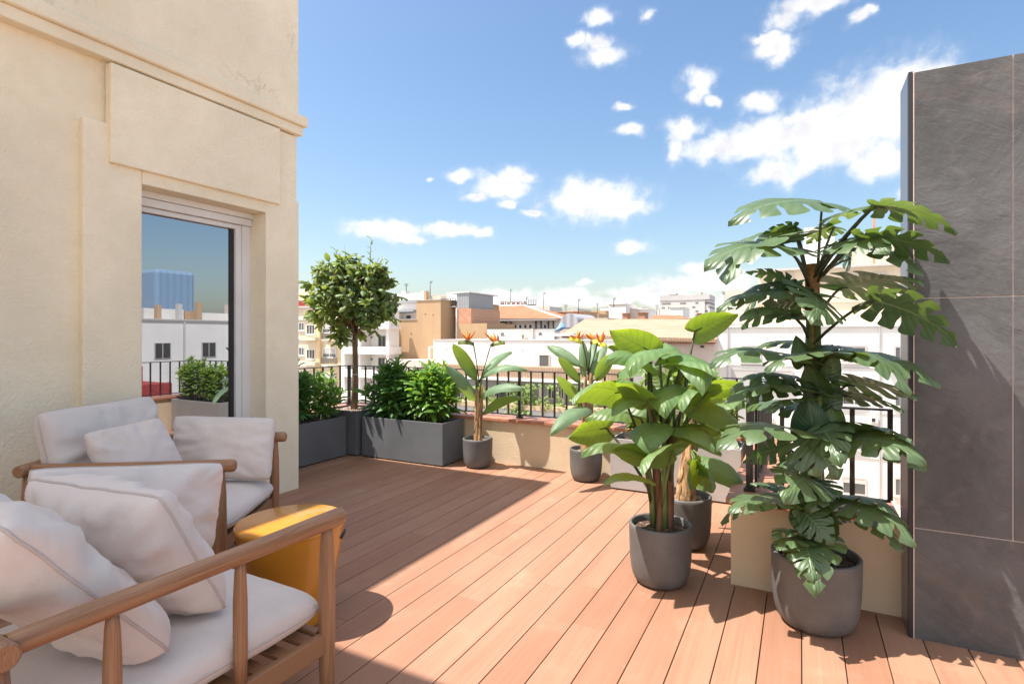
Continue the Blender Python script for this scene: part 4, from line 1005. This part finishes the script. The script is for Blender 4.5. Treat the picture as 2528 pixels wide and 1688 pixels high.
cbox('curtain', a, 1330, 1340, 955, 995, Y-.7, .09, 'cwhite'); cbox('planted_ledge', a, 1040, 1545, 1000, 1011, Y-2.2, 1.55, 'cbeige'); cbox('ledge_front', a, 1040, 1545, 1011.2, None, Y-2.1, 1.4, 'cshade')
# white roof terrace wall behind it
Y = 41
a = bld('roof_terrace', 'white roof terrace wall with loungers leaning behind the low white building', 'building', 1300, Y)
cbox('wall', a, 1203, 1311, 812, None, Y, .5, 'cwhite'); cbox('wall', a, 1316, 1369, 812, None, Y, .5, 'cwhite'); cbox('pier', a, 1311.1, 1315.9, 811, None, Y-.2, .7, 'cpink'); cbox('coping', a, 1202, 1370, 810, 811.0, Y-.1, .7, 'cdark')
cbox('canopy', a, 1340, 1415, 825, 829, Y-2, 1.95, 'cwhite'); cbox('canopy_roof', a, 1345, 1412, 822.5, 824.9, Y-1.8, 1.7, 'cshade')
for i_, (x0, x1, y0, y1, lab) in enumerate(((1237, 1247, 822, 832, 'striped folded deck chair leaning near the left end of the white terrace wall'), (1330, 1340, 822, 830, 'striped folded deck chair by the white canopy'))):
    t = thing('deck_chair', lab, 'deck chair', (FX(x0, Y-1), Y-1, FZ(x0, y1+6, Y-1)))
    M = Matrix.Translation(V3(FX(x0, Y-1), Y-1, FZ(x0, y1, Y-1))) @ Matrix.Rotation(R(-20), 4, 'Y'); w_ = FX(x1, Y-1)-FX(x0, Y-1); h_ = FZ(x0, y0, Y-1)-FZ(x0, y1, Y-1)
    MB().box(0, w_, 0, .05, 0, h_, M=M).build('frame', MT['cwhite'], t)
    b = MB()
    for k in range(5): b.box(.03, w_-.03, -.02, -.002, h_*(.06+.19*k), h_*(.06+.19*k+.11), M=M)
    b.build('slat', MT['citydark'], t); MB().box(w_*.1, w_*.9, .051, .5, 0, .06, M=M).build('leg', MT['cshade'], t)
t = thing('planter_trough', 'low dark trough of small shrubs on the white roof terrace', 'planter', (FX(1292, Y-1), Y-1, FZ(1292, 838, Y-1))); cbox('trough', t, 1287, 1297, 834, 837, Y-1, .5, 'tile'); leaf(MB(), onY(1290, 834, Y-.8), onY(1291, 824, Y-.8), V3(0, -1, 0), .3, 'oval').build('foliage', MT['ivyl'], t)
# attic storey and hip roof with the rooftop letters
Y = 62
a = bld('hip_roof_building', 'broad building with red hipped tile roof and a row of attic windows', 'building', 1280, Y)
cbox('wall', a, 1160, 1380, 788, None, Y, 16, 'cwhite'); cbox('cornice', a, 1158, 1372, 786.5, 792, Y-.8, .79, 'cwhite'); cbox('dark_band', a, 1165, 1246, 794, 797, Y-.05, .049, 'cdark')
def hip(t, e0, e1, r0, r1, ye, yr, Ye, Yr, m, part='roof'):
    A = [onY(e0, ye, Ye), onY(e1, ye, Ye), onY(r1, yr, Yr), onY(r0, yr, Yr)]
    dB = 2*(Yr-Ye); bl = A[0]+V3(0, dB, 0); brr = A[1]+V3(0, dB, 0)
    z = min(A[0].z, A[1].z); 
    v = [A[0], A[1], A[2], A[3], bl, brr]
    return MB().add(v, [(0, 1, 2, 3), (1, 5, 2), (5, 4, 3, 2), (4, 0, 3), (0, 4, 5, 1)]).build(part, MT[m], t)
rf = hip(a, 1166, 1388, 1228, 1296, 786, 755, Y-.9, Y+7, 'tile')
for p0, p1 in (((1166, 785.5), (1228, 754.5)), ):
    MB().tube([onY(*p0, Y-.9), onY(*p1, Y+7)], .16, 6).build('ridge_cap', MT['cwhite'], rf)
MB().tube([onY(1228, 754.5, Y+7), onY(1296, 754.5, Y+7)], .14, 6).build('ridge_cap', MT['cwhite'], rf); MB().tube([onY(1296, 754.5, Y+7), onY(1388, 785.5, Y-.9)], .14, 6).build('ridge_cap', MT['cwhite'], rf)
cbox('rear_wing', a, 1275, 1440, 771, None, Y+9, 6, 'cbeige'); cbox('rear_gable', a, 1290, 1357, 757, None, Y+15.5, 5, 'cshade'); cbox('wing_roof', a, 1273, 1442, 769.5, 770.9, Y+8.7, 6.5, 'cbeige')
for x0 in (1203, 1212, 1224, 1235, 1268.5, 1281, 1293.5, 1306, 1342):
    cwin(a, x0, x0+8, 798 if x0 > 1240 else 803, 810.5, Y, .06, 'cwhite', .05, 0, False, .4 if x0 > 1240 else 0)
for x0 in (1247, 1259, 1321, 1334, 1352, 1364): cbox('bay_frame', a, x0, x0+1.1, 792.2, 811, Y-.4, .39, 'citydark')
for (x, y0, y1, w_) in ((1260, 714, 742, .05), (1342, 722, 760, .04), (1299, 733, 756, .06), (1428, 738, 775, .05), (1086-24, 694, 730, .05), (1515, 735, 756, .05)):
    Ya = Y+7 if x > 1100 else 48
    an = thing('antenna', {1260: 'thin aerial mast with a flag tip above the rooftop letters', 1342: 'slender lattice aerial right of the rooftop letters', 1299: 'short dark aerial at the right end of the rooftop letters', 1428: 'tall plain aerial rising behind the grey vaulted roof', 1062: 'thin aerial on the roof beside the grey lift housing', 1515: 'small aerial on the white roof boxes'}[x], 'antenna', onY(x, y1+3, Ya))
    MB().tube([onY(x, y1+3, Ya), onY(x, y0, Ya)], [w_, w_*.6], 5).build('mast', MT['citydark'], an)
    b = MB()
    for k in range(3): q = onY(x, y0+1+k*2.2, Ya); b.box(q.x-.02, q.x+(.35 if k == 0 else .18), q.y-.02, q.y+.02, q.z-.03, q.z+.03)
    b.build('crossbar', MT['citydark'], an)
for i_, (x, y0, y1, Ya, lab) in enumerate(((1397, 752, 774, 75, 'small aerial left of the grey vaulted shed'), (1475, 748, 772, 90, 'forked aerial behind the faded tile roof'), (1622, 752, 778, 80, 'thin aerial just left of the tall grey tower'), (1790, 720, 776, 50, 'tall aerial on the pinkish roof left of the penthouse'), (1003, 700, 720, 49, 'bare aerial on the white penthouse roof'), (1195, 745, 770, 80, 'short aerial left of the red hipped roof'))):
    an = thing('antenna', lab, 'antenna', onY(x, y1, Ya)); MB().tube([onY(x, y1, Ya), onY(x, y0, Ya)], [.05, .03], 5).build('mast', MT['citydark'], an)
    b = MB()
    for k in range(4): q = onY(x, y0+1+k*2.0, Ya); b.box(q.x-.3+.05*k, q.x+.3-.05*k, q.y-.02, q.y+.02, q.z-.02, q.z+.02)
    b.build('crossbar', MT['citydark'], an)
# rooftop letters seen from behind
sg = thing('rooftop_sign', 'row of tall outlined letters standing on the ridge of the red hipped roof', 'sign', onY(1265, 754, Y+7))
MT['letter'] = mat('rust_sign_letter', (.28, .13, .10), .7, .3, 2)
for i, ch in enumerate("ЯDOODA"):
    cu = bpy.data.curves.new('letter', 'FONT'); cu.body = ch; cu.size = 1.15; cu.extrude = .08; cu.align_x = 'CENTER'; cu.offset = .012
    tmp = bpy.data.objects.new('tmp', cu); COL.objects.link(tmp); dg = bpy.context.evaluated_depsgraph_get(); me = bpy.data.meshes.new_from_object(tmp.evaluated_get(dg)); bpy.data.objects.remove(tmp)
    me.name = 'letter'; me.materials.clear(); me.materials.append(MT['letter'])
    lo = bpy.data.objects.new('letter', me); COL.objects.link(lo); lo.parent = sg; q = onY(1240+11.2*i, 753, Y+7.3)
    lo.location = q-WL[sg.name]; lo.rotation_euler = (R(90), 0, 0); lo.scale = (.82, .65, 1)
b = MB(); q0, q1 = onY(1235, 753.6, Y+7.3), onY(1322, 753.6, Y+7.3); b.box(q0.x, q1.x, q0.y, q0.y+.1, q0.z-.15, q0.z-.02)
for k in range(16): xx = q0.x+(q1.x-q0.x)*k/15; b.box(xx-.025, xx+.025, q0.y+.12, q0.y+.17, q0.z-.1, q0.z+(.75 if k > 11 else .5))
b.build('scaffold', MT['citydark'], sg)
# grey vault
Y = 52
a = bld('vaulted_shed', 'grey sheet metal barrel vault between the hipped roof and the faded tile roof', 'building', 1405, Y)
x0, x1 = FX(1381, Y), FX(1430, Y); zb, zt = FZ(1405, 808, Y), FZ(1405, 773, Y); b = MB(); n_ = 14
V = []; 
for yy in (Y, Y+6):
    for k in range(n_+1): an_ = math.pi*k/n_; V.append((x0+(x1-x0)*(.5-.5*math.cos(an_)), yy, zb+(zt-zb)*math.sin(an_)))
b.add(V, [(k, k+1, n_+2+k, n_+1+k) for k in range(n_)]+[tuple(range(n_, -1, -1)), tuple(range(n_+1, 2*n_+2))]); b.build('vault', MT['vaultm'], a); MB().box(x0, x1, Y+.05, Y+6, GZ, zb-.01).build('wall', MT['cpink'], a)
cbox('side_wall', a, 1431, 1500, 785, None, Y+2, 4, 'cpink')
t = thing('tarpaulin', 'crumpled blue tarpaulin on the lower edge of the faded tile roof', 'tarpaulin', onY(1385, 818, 40.5)); 
def ft(u, v): 
    p = onY(1374+20*u, 818, 40.5); return p+V3(0, v*1.2-.6, .45*math.sin(math.pi*u)*math.sin(math.pi*v)*(1+.5*mnoise.noise(V3(u*4, v*4, 0)))+u*.35)
MB().grid(ft, 14, 8).build('sheet', MT['cblue'], t)
# faded tile roof building
Y = 42
a = bld('tile_roof_building', 'long building with a faded orange tile roof and pinkish wall behind the plants', 'building', 1600, Y)
cbox('wall', a, 1548, 1764, 845, None, Y, 9, 'cpink'); cbox('eaves', a, 1546, 1766, 836, 844.9, Y-.5, .49, 'cbeige'); cbox('gutter', a, 1546, 1766, 845, 848, Y-.45, .44, 'tile')
b = MB(); A = [onY(1385, 826, Y-.8), onY(1770, 836.5, Y-.8), onY(1765, 788, Y+7), onY(1443, 788, Y+7)]
b.add(A+[p+V3(0, .02, -.25) for p in A], [(0, 1, 2, 3), (0, 4, 5, 1), (3, 7, 4, 0), (1, 5, 6, 2), (2, 6, 7, 3)]); b.build('roof', MT['tilepale'], a)
cbox('rear_wall', a, 1443, 1765, 790, None, Y+7.3, 2, 'cpink'); cbox('ridge_cap', a, 1442, 1766, 786.5, 788.5, Y+6.9, .35, 'cbeige')
cwin(a, 1727, 1741, 851, 860, Y, .05, 'cpink', .02, 0, False); cwin(a, 1600, 1618, 856, 880, Y, .05, 'cwhite', .2, 1, False); cwin(a, 1650, 1668, 856, 880, Y, .05, 'cwhite', .2, 1, False)
# rooftop boxes behind the faded roof
Y = 70
for i_, (x0, x1, yt, m, lab) in enumerate(((1503, 1545, 751, 'cwhite', 'big white rooftop box left of the tall grey block'), (1550, 1566, 762, 'cpink', 'small pinkish rooftop hut right of the big white box'), (1570, 1600, 764, 'cwhite', 'low white rooftop hut between red chimneys'), (1653, 1686, 759, 'cwhite', 'white rooftop box in front of the tall grey block'))):
    a = bld('rooftop_box', lab, 'building', x0, Y+i_*2); cbox('wall', a, x0, x1, yt, None, Y+i_*2, 5, m); cbox('parapet', a, x0-.6, x1+.6, yt-1.6, yt-.02, Y+i_*2-.1, 5.2, 'cwhite')
for i_, (x0, x1, yt) in enumerate(((1536, 1548, 774), (1574, 1592, 772), (1720, 1728, 774))):
    a = bld('chimney', ('squat red brick chimney below the big white rooftop box', 'wide red brick chimney beside the low white rooftop hut', 'narrow red brick chimney right of the tall grey block')[i_], 'chimney', x0, 60+i_); cbox('stack', a, x0, x1, yt, None, 60+i_, 1.5, 'brick'); cbox('cap', a, x0-.8, x1+.8, yt-1.5, yt-.02, 59.9+i_, 1.7, 'brick')
a = bld('red_roof_house', 'house with a red tile roof strip in front of the tall grey block', 'building', 1640, 64); cbox('wall', a, 1610, 1684, 786, None, 64, 6, 'cpink'); hip(a, 1606, 1688, 1614, 1680, 786.5, 778, 63.5, 66.5, 'tile')
# tall grey block
Y = 210
def towermat():
    m, nt, b, out = newmat('grey_tower_facade'); v = coords(nt, 'Object', (1, 1, 1)); vm = nt.nodes.new('ShaderNodeVectorMath'); vm.operation = 'SNAP'; nt.links.new(v, vm.inputs[0]); vm.inputs[1].default_value = (1.1, 50, .75)
    wn = nt.nodes.new('ShaderNodeTexWhiteNoise'); nt.links.new(vm.outputs[0], wn.inputs[0])
    z = nt.nodes.new('ShaderNodeSeparateXYZ'); nt.links.new(v, z.inputs[0]); fl = mth(nt, 'FRACT', mth(nt, 'MULTIPLY', z.outputs[2], 1/1.5))
    dk = mth(nt, 'MULTIPLY', sstep(nt, wn.outputs[0], .45, .55), mth(nt, 'GREATER_THAN', fl, .5))
    c = mixc(nt, mth(nt, 'MULTIPLY', dk, .85), (.56, .53, .50), (.13, .12, .13)); nt.links.new(c, b.inputs['Base Color']); b.inputs['Roughness'].default_value = .8; return m
MT['tower'] = towermat()
a = bld('tower_block', 'tall grey apartment tower standing alone on the skyline', 'building', 1690, Y)
cbox('wall', a, 1629, 1740, 741, None, Y, 14, 'tower'); cbox('side_wall', a, 1740.1, 1752, 741, None, Y+.4, 13.6, 'tower'); cbox('roof_storey', a, 1629, 1752, 728, 740.9, Y-.2, 14, 'cshade'); cbox('plant_room', a, 1648, 1668, 723, 727.9, Y+2, 5, 'cshade'); cbox('plant_room', a, 1722, 1730, 721, 727.9, Y+2, 5, 'cpink')
# distant low skyline
r5 = random.Random(9)
for i_ in range(34):
    x0 = 1180+i_*19+r5.uniform(-6, 6); w_ = r5.uniform(14, 34); yt = r5.uniform(764, 782) if i_ % 4 else r5.uniform(756, 766); Yd = r5.uniform(120, 330)
    if 1600 < x0 < 1755 and Yd < 215: Yd = 260
    tag(cbox('distant_building', None, x0, x0+w_, yt, None, Yd, 12, r5.choice(['cwhite', 'cpink', 'cshade', 'ccream', 'cshade', 'ctan'])), 'distant low city block on the hazy skyline', 'building', 'distant skyline blocks')
for i_ in range(14):
    x0 = 690+i_*34; tag(cbox('distant_building', None, x0, x0+30, r5.uniform(770, 790), None, 150+r5.uniform(0, 60), 12, r5.choice(['cwhite', 'cpink', 'ccream'])), 'distant low city block on the hazy skyline', 'building', 'distant skyline blocks')
# white apartments to the right
Y = 43
a = bld('apartment_block', 'large white apartment block with shuttered windows behind the monstera', 'building', 1980, Y)
cbox('wall', a, 1765.5, 2300, 800, None, Y, 12, 'cwhite'); cbox('string_course', a, 1764.5, 2300, 805.5, 807, Y-.12, .119, 'cshade'); cbox('wall_edge', a, 1764, 1767, 798, None, Y-.1, .099, 'cshade')
cbox('penthouse', a, 1872, 2300, 660, 799.9, Y+3, 8, 'ccream'); cbox('penthouse_roof', a, 1866, 2300, 655, 659.9, Y+2.6, 8.6, 'cshade'); cbox('penthouse_band', a, 1870, 2300, 742, 746, Y+2.85, .14, 'cpink'); cbox('roof_room', a, 1985, 2060, 560, 654.9, Y+6, 4, 'cwhite'); cbox('chimney', a, 2156, 2161, 538, 654.9, Y+5, .5, 'brick'); cbox('roof_room', a, 2110, 2300, 600, 654.9, Y+7, 3, 'ccream')
cbox('penthouse', a, 1790, 1871.8, 716, 799.9, Y+4, 6, 'cpink')
for x0, x1 in ((1898, 1920), (1935, 1960), (2098, 2125), (2155, 2192)): cwin(a, x0, x1, 672, 712, Y+3, .1, 'cpink', .4, 1, True, .5)
for y, sh in ((852, .15), (957, .5), (1066, .3), (1177, .35), (1280, .3)):
    cwin(a, 1830, 1880, y, y+44, Y, .10, 'cshade', .3, 1, True, sh); cwin(a, 2078, 2140, y, y+44, Y, .10, 'cshade', .25, 1, True, sh); cwin(a, 2030, 2054, y, y+40, Y, .08, 'cshade', .3, 0, True, sh); cwin(a, 2207, 2240, y+2, y+48, Y, .1, 'cshade', .4, 1, True, .1)
    if y > 1100: cwin(a, 1900, 1960, y, y+44, Y, .10, 'cshade', .3, 1, True, sh)
for px_ in (1795, 2012, 2170): cbox('downpipe', a, px_, px_+2.2, 808, None, Y-.12, .1, 'cshade')
for px_, py_ in ((2040, 925), (1890, 1030), (2150, 1030), (2180, 880)): o = cbox('air_conditioner', a, px_, px_+18, py_, py_+13, Y-.45, .44, 'cwhite'); cbox('fan_grille', o, px_+2, px_+11, py_+2, py_+11, Y-.47, .019, 'cdark')
for y_ in (905, 1012, 1120, 1232): cbox('string_course', a, 1765.5, 2300, y_, y_+1.6, Y-.06, .059, 'cshade')
cwin(a, 1806, 1958, 911, 962, Y-.02, .12, 'cshade', .8, 0, True, .96)
cbox('low_wing', a, 1740, 2300, 1270, None, Y-4, 3.9, 'cbeige')
# ivy that climbs the lower glazing
iv = MB(); r6 = random.Random(4)
for i_ in range(2600):
    px_ = r6.choice((r6.uniform(1195, 1320), r6.uniform(1075, 1200), r6.uniform(1330, 1545), r6.gauss(1290, 18))); py_ = r6.uniform(950, 1030) if r6.random() < .6 else r6.uniform(985, 1032)
    if mnoise.noise(V3(px_*.035, py_*.05, 2)) < -.12: continue
    p = onY(px_, py_, 34.4+r6.uniform(-.7, .3)); dv = V3(r6.gauss(0, 1), r6.gauss(0, .6), r6.gauss(-.3, .8)).normalized(); g_ = r6.uniform(.4, .75)
    leaf(iv, p, p+dv*.26, V3(0, -1, .5), .17, 'oval', .05, .1, (g_*1.1, g_, g_*.6), 0, i_)
ivt = thing('climbing_ivy', 'pale green ivy climbing over the glazed lower front of the low white building', 'ivy', onY(1290, 1032, 34.4)); iv.build('foliage', MT['ivyl'], ivt)
# buildings that only the window's reflection shows
a = thing('apartment_block', 'white apartment block with brown chimneys mirrored in the tall window', 'building', (36, 27, GZ))
MB().box(35, 44, 14, 31, GZ, 2.45).build('wall', MT['cwhite'], a); MB().box(35.2, 44, 31.01, 40, GZ, 1.9).build('wall', MT['ccream'], a); MB().box(34.9, 44, 13.9, 31.0, 2.451, 2.56).build('coping', MT['cshade'], a)
for k, (y0, y1, h_, m) in enumerate(((15, 18.5, 3.2, 'ctan'), (19.3, 21, 3.6, 'cwhite'), (21.5, 25, 3.5, 'ctan'), (25.4, 28.6, 3.5, 'cwhite'), (28.7, 30, 3.4, 'ctan'), (30.2, 34, 3.3, 'cwhite'), (34.1, 37, 4.3, 'cpink'))):
    MB().box(38.5, 41, y0, y1, 2.561 if y1 < 31 else 1.901, h_).build('roof_room', MT[m], a)
for k, y0 in enumerate((20.2, 22.6, 23.4, 25.9, 27.6, 29.3)): MB().box(37.6, 38, y0, y0+.35, 2.561, 3.75+.18*(k % 3)).build('chimney', MT['ctan' if k % 2 else 'cshade'], a)
for z0 in (-.4, -3.4, -6.4):
    for y0 in (18.5, 20.6, 24.2, 27.9, 32.6):
        o = MB().box(34.95, 34.999, y0, y0+1.25, z0-.05, z0+1.15).build('window', MT['cshade'], a); MB().box(34.93, 34.949, y0+.08, y0+.58, z0, z0+1.1).build('pane', MT['cdark'], o); MB().box(34.93, 34.949, y0+.66, y0+1.17, z0, z0+1.1).build('pane', MT['cdark'], o)
for y0 in (19.9, 22.9, 26.4): MB().box(34.9, 34.999, y0, y0+.14, GZ, 2.4).build('downpipe', MT['cshade'], a)
a = thing('brick_house', 'low house with dark red walls mirrored at the foot of the tall window', 'house', (27, 20, GZ)); MB().box(26, 31, 14, 20.2, GZ, -1.6).build('wall', MT['cred'], a); MB().box(28, 29, 18.6, 19.6, -1.599, -.6).build('chimney', MT['cred'], a)
def glasstower():
    m, nt, b, out = newmat('blue_curtain_wall'); v = coords(nt); w = nt.nodes.new('ShaderNodeTexWave'); w.bands_direction = 'Y'; w.inputs['Scale'].default_value = .13; nt.links.new(v, w.inputs[0])
    c = mixc(nt, w.outputs['Fac'], (.20, .30, .43), (.24, .35, .48)); nt.links.new(c, b.inputs['Base Color']); b.inputs['Roughness'].default_value = .4; return m
MT['btower'] = glasstower()
a = thing('glass_tower', 'pale blue ribbed tower mirrored in the upper part of the window', 'building', (197, 119, GZ)); MB().box(190, 204, 112, 126, GZ, 24.5).build('wall', MT['btower'], a, bevel=1.2)
# ------------------------------------------------------------------ light and sky
SX, SY = .42, .27
EL = math.atan2(1, math.hypot(SX, SY)); AZ = math.atan2(-SX, -SY)
sun = bpy.data.lights.new('sun', 'SUN'); so = bpy.data.objects.new('sun', sun); COL.objects.link(so)
so.rotation_euler = Vector((SX, SY, -1)).to_track_quat('-Z', 'Y').to_euler(); so.location = (-4, -3, 12)
sun.energy = SUN; sun.angle = R(.53); sun.color = (1.0, .945, .87)
w = bpy.data.worlds.new('World'); SC.world = w; w.use_nodes = True; nt = w.node_tree; nt.nodes.clear()
out = nt.nodes.new('ShaderNodeOutputWorld'); bg = nt.nodes.new('ShaderNodeBackground'); nt.links.new(bg.outputs[0], out.inputs[0])
sky = nt.nodes.new('ShaderNodeTexSky'); sky.sky_type = 'NISHITA'; sky.sun_disc = False; sky.sun_elevation = EL; sky.sun_rotation = AZ % (2*math.pi)
sky.altitude = 50; sky.air_density = AIR; sky.dust_density = DUST; sky.ozone_density = OZ
bg.inputs['Strength'].default_value = SKYS
tc = nt.nodes.new('ShaderNodeTexCoord'); sp = nt.nodes.new('ShaderNodeSeparateXYZ'); nt.links.new(tc.outputs['Generated'], sp.inputs[0])
az = mth(nt, 'ARCTAN2', sp.outputs[0], sp.outputs[1]); el = mth(nt, 'ARCSINE', sp.outputs[2])
cv = nt.nodes.new('ShaderNodeCombineXYZ'); nt.links.new(az, cv.inputs[0]); nt.links.new(el, cv.inputs[1])
def azel(px, py):
    v = ray(px, py).normalized(); return math.atan2(v.x, v.y), math.asin(v.z)
CL = [(2010, 325, 165, 62), (2150, 290, 190, 100), (2060, 370, 210, 52), (1905, 345, 150, 48), (1790, 360, 110, 34), (2240, 210, 120, 70), (1925, 425, 75, 34), (2180, 400, 110, 38), (1690, 325, 46, 30), (1665, 375, 20, 32), (1880, 260, 48, 28), (1985, 295, 120, 26),
 (1465, 498, 120, 44), (1440, 470, 62, 30), (1530, 510, 72, 26), (1405, 505, 60, 24), (1240, 460, 66, 34), (1262, 430, 40, 22), (1300, 440, 30, 16), (1180, 490, 26, 12), (955, 568, 86, 24), (910, 556, 40, 14), (1012, 585, 40, 12), (1120, 568, 66, 16), (1085, 555, 26, 10), (1195, 575, 24, 13), (1562, 609, 42, 15),
 (1492, 136, 56, 24), (1465, 105, 40, 22), (1420, 100, 24, 18), (1478, 44, 30, 20), (1594, 38, 18, 18), (1725, 200, 36, 30), (1720, 240, 28, 22), (1758, 252, 18, 14), (1985, 12, 80, 26), (1945, 42, 44, 26), (2030, 8, 60, 22), (1910, 112, 52, 24), (1890, 88, 40, 14), (1925, 135, 30, 18), (2128, 46, 34, 18), (2150, 30, 22, 14), (1140, 435, 36, 16), (1318, 527, 26, 9), (1556, 322, 34, 13), (1540, 270, 20, 10), (1062, 444, 13, 6), (1255, 505, 22, 10),
 (2240, 475, 40, 22), (1715, 660, 40, 16), (1420, 722, 40, 17), (1400, 742, 80, 14), (1700, 700, 130, 26), (1790, 690, 90, 28), (1600, 722, 120, 18), (1310, 742, 120, 22), (1230, 735, 60, 22), (1195, 748, 70, 18), (1500, 745, 160, 14), (1660, 740, 200, 16), (1830, 740, 120, 30), (1440, 700, 24, 8)]
nw = nt.nodes.new('ShaderNodeTexNoise'); nt.links.new(cv.outputs[0], nw.inputs['Vector']); nw.inputs['Scale'].default_value = 26; nw.inputs['Detail'].default_value = 5
nws = nt.nodes.new('ShaderNodeVectorMath'); nws.operation = 'MULTIPLY_ADD'; nt.links.new(nw.outputs['Color'], nws.inputs[0]); nws.inputs[1].default_value = (.045, .03, 0); nws.inputs[2].default_value = (-.0225, -.015, 0)
wv_ = nt.nodes.new('ShaderNodeVectorMath'); nt.links.new(cv.outputs[0], wv_.inputs[0]); nt.links.new(nws.outputs[0], wv_.inputs[1])
M_ = None
for cx, cy, rx, ry in CL:
    a0, e0 = azel(cx, cy); a1, _ = azel(cx+rx, cy); _, e1 = azel(cx, cy-ry)
    s1 = nt.nodes.new('ShaderNodeVectorMath'); s1.operation = 'SUBTRACT'; nt.links.new(wv_.outputs[0], s1.inputs[0]); s1.inputs[1].default_value = (a0, e0, 0)
    s2 = nt.nodes.new('ShaderNodeVectorMath'); s2.operation = 'MULTIPLY'; nt.links.new(s1.outputs[0], s2.inputs[0]); s2.inputs[1].default_value = (1/abs(a1-a0), 1/abs(e1-e0), 0)
    ln = nt.nodes.new('ShaderNodeVectorMath'); ln.operation = 'LENGTH'; nt.links.new(s2.outputs[0], ln.inputs[0])
    v = mth(nt, 'MULTIPLY', mth(nt, 'SUBTRACT', 1.16, ln.outputs['Value']), 1.25)
    M_ = v if M_ is None else mth(nt, 'SMOOTH_MAX', M_, v, .25)
n1 = noi(nt, cv.outputs[0], 30, 8, .54, .2); n2 = noi(nt, cv.outputs[0], 9, 4, .55)
# unseen broken clouds added overhead and behind the viewer to raise the fill light
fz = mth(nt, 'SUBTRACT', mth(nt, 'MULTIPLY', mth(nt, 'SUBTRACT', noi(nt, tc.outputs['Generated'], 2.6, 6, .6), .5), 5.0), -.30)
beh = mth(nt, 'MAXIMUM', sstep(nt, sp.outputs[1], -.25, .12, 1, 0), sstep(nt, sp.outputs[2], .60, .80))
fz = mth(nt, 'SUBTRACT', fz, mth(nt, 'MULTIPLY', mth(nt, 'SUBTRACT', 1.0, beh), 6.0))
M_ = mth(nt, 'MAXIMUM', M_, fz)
dens = mth(nt, 'ADD', M_, mth(nt, 'ADD', mth(nt, 'MULTIPLY', mth(nt, 'SUBTRACT', n1, .5), 2.2), mth(nt, 'MULTIPLY', mth(nt, 'SUBTRACT', n2, .5), .6)))
a_ = sstep(nt, dens, -.35, 1.0)
wisp = mth(nt, 'MULTIPLY', sstep(nt, dens, -.7, .1), .10); a_ = mth(nt, 'MAXIMUM', a_, wisp)
# thick parts and undersides are a little grey: compare the density with the density a step toward the sun
cv2 = nt.nodes.new('ShaderNodeVectorMath'); nt.links.new(cv.outputs[0], cv2.inputs[0]); cv2.inputs[1].default_value = (-.012, .022, 0)
n3 = noi(nt, cv2.outputs[0], 18, 4, .45, .1); n4 = noi(nt, cv.outputs[0], 18, 4, .45, .1)
sh = mth(nt, 'ADD', mth(nt, 'MULTIPLY', mth(nt, 'SUBTRACT', n3, n4), 1.5), mth(nt, 'MULTIPLY', sstep(nt, M_, .4, 1.3), .25))
sh = sstep(nt, sh, 0, .55)
c0 = mth(nt, 'MULTIPLY_ADD', beh, CLB-CLF, CLF)  # the added out-of-view clouds are set brighter than the visible ones
g1 = nt.nodes.new('ShaderNodeCombineColor'); 
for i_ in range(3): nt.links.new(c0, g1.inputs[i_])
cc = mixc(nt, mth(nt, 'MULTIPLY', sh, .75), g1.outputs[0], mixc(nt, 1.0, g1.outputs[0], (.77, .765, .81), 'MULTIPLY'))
# blue tone of the clear sky
hs_ = nt.nodes.new('ShaderNodeHueSaturation'); hs_.inputs['Saturation'].default_value = SKYSAT; nt.links.new(sky.outputs[0], hs_.inputs['Color'])
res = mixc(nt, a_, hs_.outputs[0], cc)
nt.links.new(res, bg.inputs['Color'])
SC.view_settings.view_transform = 'Standard'; SC.view_settings.look = 'None'; SC.view_settings.gamma = 1; SC.view_settings.exposure = EXPO
SC.cycles.max_bounces = 10; SC.cycles.diffuse_bounces = 5; SC.cycles.transmission_bounces = 6; SC.cycles.sample_clamp_indirect = 8
try: SC.cycles.use_denoising = True
except Exception: pass
